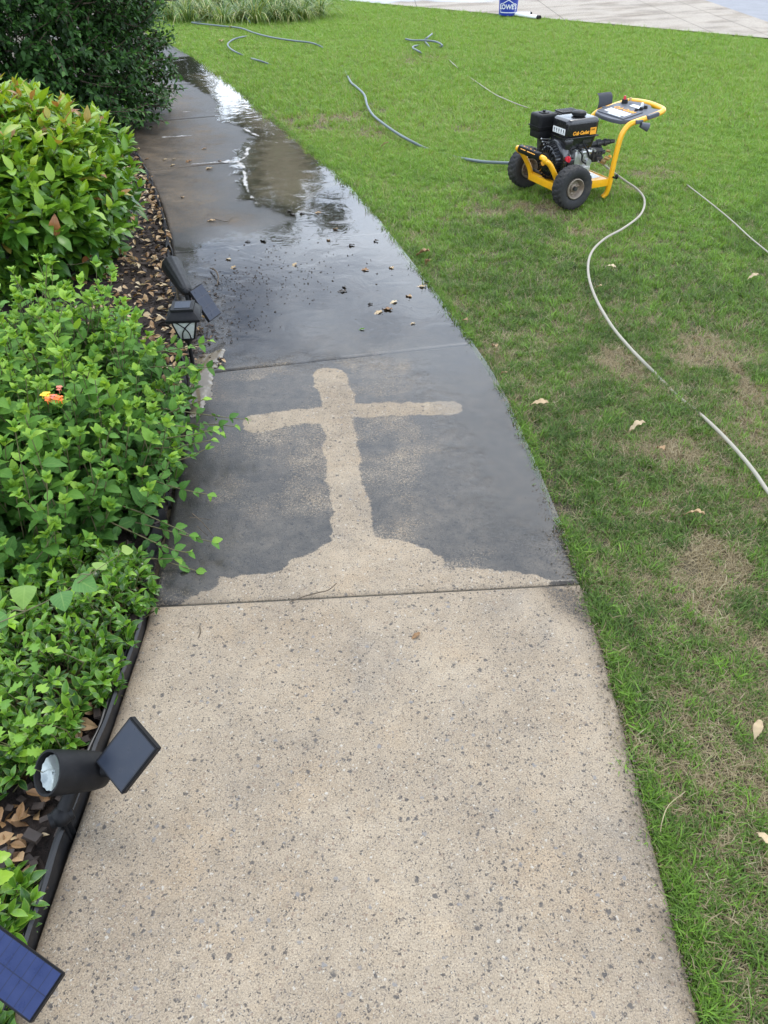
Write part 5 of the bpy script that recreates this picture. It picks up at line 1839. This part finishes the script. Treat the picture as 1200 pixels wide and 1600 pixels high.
gp = b.build('bumper_grip', M['black'], pw)


def decal(body, size, Mx, mat, shear=.28, bold=.0012, parent=None, name='lettering'):
    tm = text_mesh(body, size, shear, .0004, bold)
    o = link(name, tm, mat, parent or pw)
    o.matrix_basis = Mx
    return o


decal('Cub Cadet', .036, frame(Vector((-.218, (YN + YF) / 2, .306)), (0, -1, 0), (.72, 0, .7)), M['orange'], bold=.0012)
# handle: two uprights with feet, bending into the loop
b = MB()
zl = .455
b.tube([(.300, YN + .02, .0), (.318, YN + .01, .030), (.322, YN, .10), (.326, YN, .20), (.340, YN, .33), (.356, YN, .385), (.395, YN, .425), (.45, YN - .004, .440), (.58, YN - .006, .464), (.645, YN + .005, .476), (.676, YN + .045, .481), (.680, (YN + YF) / 2, .488),
        (.676, YF - .045, .481), (.645, YF - .005, .476), (.58, YF + .006, .464), (.45, YF + .004, .440), (.395, YF, .425), (.356, YF, .385), (.340, YF, .33), (.326, YF, .20), (.322, YF, .10), (.318, YF - .01, .030), (.300, YF - .02, .0)], rt, 16, sub=6)
b.build('handle', M['yellow'], pw)
b = MB()
for y in (YN - .02, YF + .02):
    b.cyl((.325, y - .02, .13), (.325, y + .02, .13), .006, n=8); b.ball((.352, y, .13), .013, (1, .8, 1.2))
b.build('clamp_knob', M['black'], pw)
# control panel on the loop
mid = (YN + YF) / 2
Mp = frame(Vector((.45, mid, .458)), (0, -1, 0), (1, 0, .17))      # local x across, y towards the handle end
b = MB()
ol = [(.165, .185), (.175, .15), (.20, .145), (.20, .06), (.168, .05), (.165, -.05), (.125, -.095), (.05, -.110), (-.05, -.110), (-.125, -.095), (-.165, -.05), (-.165, .10), (-.13, .175), (-.05, .20), (.05, .20), (.10, .165)]
b.prism(ol, .022, Mp, bev=.004)
b.box(Mp @ Vector((0, .0, .003)), (.25, .15, .006), .002, Mp.to_3x3().to_4x4().to_3x3() if False else Mp.to_euler())
pn = b.build('control_panel', M['grey_plastic'], pw)


def on_panel(x, y, z=.0072):
    return Mp @ Matrix.Translation((x, y, z))


def plate(name, w, hgt, Mx, mat, th=.0012, parent=None):
    q = MB(); q.box((0, 0, 0), (w, hgt, th), .0003, seg=1)
    o = q.build(name, mat, parent or pw); o.matrix_basis = Mx
    return o


decal('Cub Cadet', .044, on_panel(.0, .035), M['orange'], parent=pw)
plate('instruction_label', .20, .055, on_panel(-.0, -.018), M['white_print'])
plate('warning_label', .12, .014, on_panel(.02, -.060), M['frost'])
plate('nozzle_label', .09, .035, on_panel(-.0, .125, .002), M['white_print'])
b = MB()
for k in range(3):
    c = Mp @ Vector((.07 + .0 * k, .10 + .035 * k - .03, .0))
    b.cyl(c, c + Vector((0, 0, .016)), .014, .010, n=12)
c = Mp @ Vector((-.12, .13, 0)); b.cyl(c, c + Vector((0, 0, .022)), .022, .017, n=14)
b.build('nozzle_holder', M['black'], pw)
for c_, mt in (((-.12, .13, .022), 'red'), ((-.095, .155, .01), 'brass'), ((.02, .155, .0), 'white_print')):
    b = MB(); c = Mp @ Vector(c_); b.cyl(c, c + Vector((0, 0, .02)), .010, .007, n=10); b.build('spray_nozzle', M[mt], pw)
# curved gun rest beyond the far tube, small funnel clip on the near tube
b = bmesh.new(); ring = []
for i, xx in enumerate(np.linspace(-.055, .055, 8)):
    row = []
    for a in np.linspace(R_(-70), R_(80), 14):
        row.append(b.verts.new((.47 + xx + .02 * math.sin(a), YF + .075 - .062 * math.cos(a), .455 + .075 * math.sin(a))))
    ring.append(row)
for i in range(7):
    for k in range(13):
        b.faces.new((ring[i][k], ring[i][k + 1], ring[i + 1][k + 1], ring[i + 1][k]))
bmesh.ops.solidify(b, geom=b.faces[:], thickness=.005)
q = MB(); q.join(b); q.box((.47, YF + .015, .455), (.05, .04, .012), .003); q.build('gun_rest', M['grey_plastic'], pw)
q = MB(); q.lathe([(0, .016), (.02, .019), (.05, .026), (.05, .022), (.02, .015), (0, .012)], (.455, YN - .035, .425), (.8, -.3, -.25), 20); q.box((.45, YN - .012, .440), (.05, .04, .02), .004); q.build('lance_clip', M['grey_plastic'], pw)

# ---- engine: shaft along x, cooling cover towards the hoop
ec = Vector((.06, -.035, .245))
b = MB()
b.box((.09, -.035, .20), (.18, .17, .15), .02); b.box((.10, -.03, .135), (.20, .20, .03), .006)
b.box((.11, -.115, .20), (.10, .03, .11), .008)
b.build('engine_block', M['alu'], pw)
b = MB()
b.box((.10, .07, .27), (.10, .10, .10), .012)
for k in range(7):
    b.box((.10, .07, .235 + k * .012), (.125, .125, .004), .001)
b.build('cylinder_head', M['dark_metal'], pw)
b = MB()          # fan shroud and pull start cover
b.lathe([(0, .118), (.005, .122), (.05, .124), (.056, .116), (.060, .100), (.086, .094), (.092, .088), (.098, .060), (.100, .050), (.100, .0)], (.022, ec.y, .225), (-1, 0, 0), 56)
b.box((.015, ec.y - .01, .330), (.06, .17, .07), .015)
b.box((.02, ec.y - .085, .20), (.055, .09, .12), .012)
b.build('fan_shroud', M['black_gloss'], pw)
b = MB()
for k in range(28):
    a = k * 2 * math.pi / 28
    c = Vector((-.055, ec.y + .098 * math.cos(a), .225 + .098 * math.sin(a)))
    b.box(c, (.034, .0045, .012), .001, Euler((a, 0, 0)))
for k in range(18):
    a = k * 2 * math.pi / 18
    c = Vector((-.077, ec.y + .072 * math.cos(a), .225 + .072 * math.sin(a)))
    b.box(c, (.008, .004, .034), .001, Euler((a - math.pi / 2, 0, 0)))
b.lathe([(0, .05), (.012, .046), (.016, .03), (.016, 0)], (-.078, ec.y, .225), (-1, 0, 0), 28)
for k in range(5):
    b.box((-.02, ec.y - .119 + .001 * k, .19 + .016 * k), (.05, .01, .005), .001)
b.build('pull_start_cover', M['black'], pw)
b = MB(); b.cyl((-.096, ec.y, .225), (-.1, ec.y, .225), .022, n=20); b.build('starter_badge', M['orange'], pw)
b = MB(); b.cyl((-.01, ec.y - .125, .262), (-.022, ec.y - .152, .266), .016, n=16); b.box((-.020, ec.y - .150, .266), (.012, .02, .034), .004); b.build('engine_switch', M['red'], pw)
plate('data_label', .045, .04, frame(Vector((.02, ec.y - .1315, .195)), (1, 0, 0), (0, 0, 1)), M['frost'])
# fuel tank in two shells with a seam flange
tx, ty_, tz = .105, -.045, .385
b = MB()
b.box((tx, ty_, tz + .032), (.238, .170, .108), .030, seg=4)
b.build('fuel_tank', M['black_gloss'], pw)
tk = bpy.data.objects['fuel_tank']
b = MB(); b.box((tx, ty_, tz - .018), (.248, .178, .008), .003); b.build('tank_seam', M['black_gloss'], tk)
b = MB(); b.box((tx, ty_, tz - .056), (.228, .160, .080), .018, seg=3, taper=.86); b.build('tank_underside', M['black_gloss'], tk)
b = MB(); b.cyl((tx + .012, ty_ - .005, tz + .084), (tx + .012, ty_ - .005, tz + .096), .032, n=24); b.lathe([(0, .040), (.004, .044), (.018, .043), (.024, .036), (.026, .0)], (tx + .012, ty_ - .005, tz + .090), (0, 0, 1), 36, rfun=lambda j, i: .0012 if i % 3 == 0 and 0 < j < 3 else 0); b.build('fuel_cap', M['black'], tk)
yf = ty_ - .0857
decal('Cub Cadet', .027, frame(Vector((tx - .018, yf, tz + .008)), (1, 0, 0), (0, 0, 1)), M['orange'], bold=.0012)
plate('power_label', .045, .040, frame(Vector((tx + .075, yf, tz + .012)), (1, 0, 0), (0, 0, 1)), M['orange'])
decal('OHV', .013, frame(Vector((tx + .072, yf - .0009, tz + .020)), (1, 0, 0), (0, 0, 1)), M['black'], 0, .0003)
plate('underside_label', .06, .018, frame(Vector((tx + .045, ty_ - .0785, tz - .045)), (1, 0, 0), (0, -.12, 1)), M['dark_metal'])
xf = tx - .1197
plate('pictogram_label', .125, .034, frame(Vector((xf, ty_, tz + .016)), (0, -1, 0), (0, 0, 1)), M['white_print'])
for k in range(5):
    for (dz, w, hh) in ((.004, .009, .014), (-.0105, .012, .003), (-.004, .005, .006)):
        plate('pictogram', w, hh, frame(Vector((xf - .0008, ty_ - .047 + .0235 * k, tz + .016 + dz)), (0, -1, 0), (0, 0, 1)), M['grey_plastic'], .0008)
# air filter box towards the far front corner
ax_, ay_, az_ = -.015, .125, .420
b = MB()
b.box((ax_, ay_, az_), (.135, .115, .100), .018, seg=3)
b.build('air_filter_cover', M['black'], pw)
af = bpy.data.objects['air_filter_cover']
b = MB(); b.box((ax_, ay_, az_ - .022), (.142, .122, .006), .002); b.box((ax_, ay_, az_ - .060), (.120, .105, .06), .01); b.build('filter_base', M['black'], af)
b = MB(); b.box((ax_ - .01, ay_ - .01, az_ + .052), (.05, .045, .006), .003); b.cyl((ax_ - .01, ay_ - .01, az_ + .05), (ax_ - .01, ay_ - .01, az_ + .066), .009, n=12); b.build('filter_knob', M['black'], af)
# carburettor and links under the filter
b = MB()
b.box((ax_ + .01, ay_ - .01, .315), (.06, .06, .06), .008); b.cyl((ax_ - .03, ay_ - .02, .30), (ax_ + .02, ay_ - .02, .30), .02, n=16); b.cyl((ax_, ay_, .29), (ax_, ay_, .25), .024, .020, n=16)
b.build('carburettor', M['dark_metal'], pw)
b = MB()
for k in range(5):
    b.cyl((ax_ - .045 + .012 * k, ay_ - .06, .335 - .018 * k), (ax_ + .02 + .004 * k, ay_ - .055, .325 - .02 * k), .003, n=6)
    b.ball((ax_ - .045 + .012 * k, ay_ - .062, .335 - .018 * k), .006, n=8)
b.build('throttle_links', M['alu'], pw)
# muffler with its guard behind the tank
b = MB()
b.box((.165, .135, .415), (.15, .10, .09), .018); b.box((.165, .135, .463), (.13, .085, .008), .003)
for k in range(7):
    b.box((.115 + k * .017, .135, .468), (.006, .07, .004), .001)
b.build('muffler', M['dark_metal'], pw)
# near side castings, bolts, oil plug
b = MB()
b.box((.075, -.140, .255), (.05, .03, .075), .006); b.box((.14, -.142, .265), (.055, .03, .05), .008); b.cyl((.10, -.15, .285), (.17, -.15, .285), .013, n=14); b.cyl((.15, -.15, .225), (.15, -.172, .225), .020, n=16); b.cyl((.095, -.15, .20), (.095, -.168, .20), .013, n=14)
b.box((.12, -.135, .175), (.13, .03, .05), .006)
for k in range(6):
    b.cyl((.055 + .028 * k, -.14, .300 - .012 * (k % 2)), (.055 + .028 * k, -.162, .300 - .012 * (k % 2)), .007, n=6)
b.build('side_casting', M['alu'], pw)
b = MB()
b.tube([(.06, -.15, .31), (.085, -.175, .28), (.10, -.165, .24), (.13, -.17, .22)], .004, 8, sub=4); b.tube([(.12, -.13, .33), (.135, -.165, .29), (.16, -.16, .25)], .005, 8, sub=4)
b.build('ignition_lead', M['black'], pw)
b = MB(); b.cyl((.165, -.15, .15), (.165, -.172, .146), .011, n=10); b.build('oil_plug', M['white_print'], pw)
# pump on the handle side of the engine
b = MB()
b.cyl((.185, -.035, .235), (.205, -.035, .235), .075, n=28); b.cyl((.205, -.035, .235), (.25, -.035, .235), .058, .050, n=28)
b.build('pump_flange', M['black'], pw)
b = MB()
b.box((.285, -.035, .235), (.075, .105, .085), .012)
for k in range(3):
    b.cyl((.325, -.07 + .035 * k, .245), (.345, -.07 + .035 * k, .245), .014, n=12)
    b.cyl((.265 + .022 * k, -.088, .25), (.265 + .022 * k, -.10, .25), .009, n=6)
b.box((.29, -.095, .215), (.05, .02, .03), .004)
b.build('pump_head', M['dark_metal'], pw)
b = MB()
b.cyl((.25, -.02, .285), (.38, -.06, .300), .017, n=16); b.cyl((.30, -.035, .291), (.325, -.043, .294), .024, n=14); b.cyl((.345, -.05, .296), (.36, -.055, .298), .023, n=14); b.cyl((.385, -.062, .300), (.412, -.07, .303), .014, .011, n=12)
b.cyl((.31, -.06, .28), (.31, -.06, .24), .014, n=12)
b.build('unloader_valve', M['dark_metal'], pw)
b = MB(); b.cyl((.345, -.08, .215), (.37, -.10, .205), .012, n=12); b.cyl((.31, -.09, .205), (.32, -.125, .195), .014, n=12); b.cyl((.355, -.075, .255), (.375, -.09, .25), .009, n=10); b.build('hose_fitting', M['brass'], pw)
b = MB(); b.ball((.385, -.085, .215), .012); b.build('relief_cap', M['orange'], pw)
# worn sticker on the plate
plate('plate_sticker', .09, .10, Matrix.Translation((.235, -.10, .1195)), M['frost'])
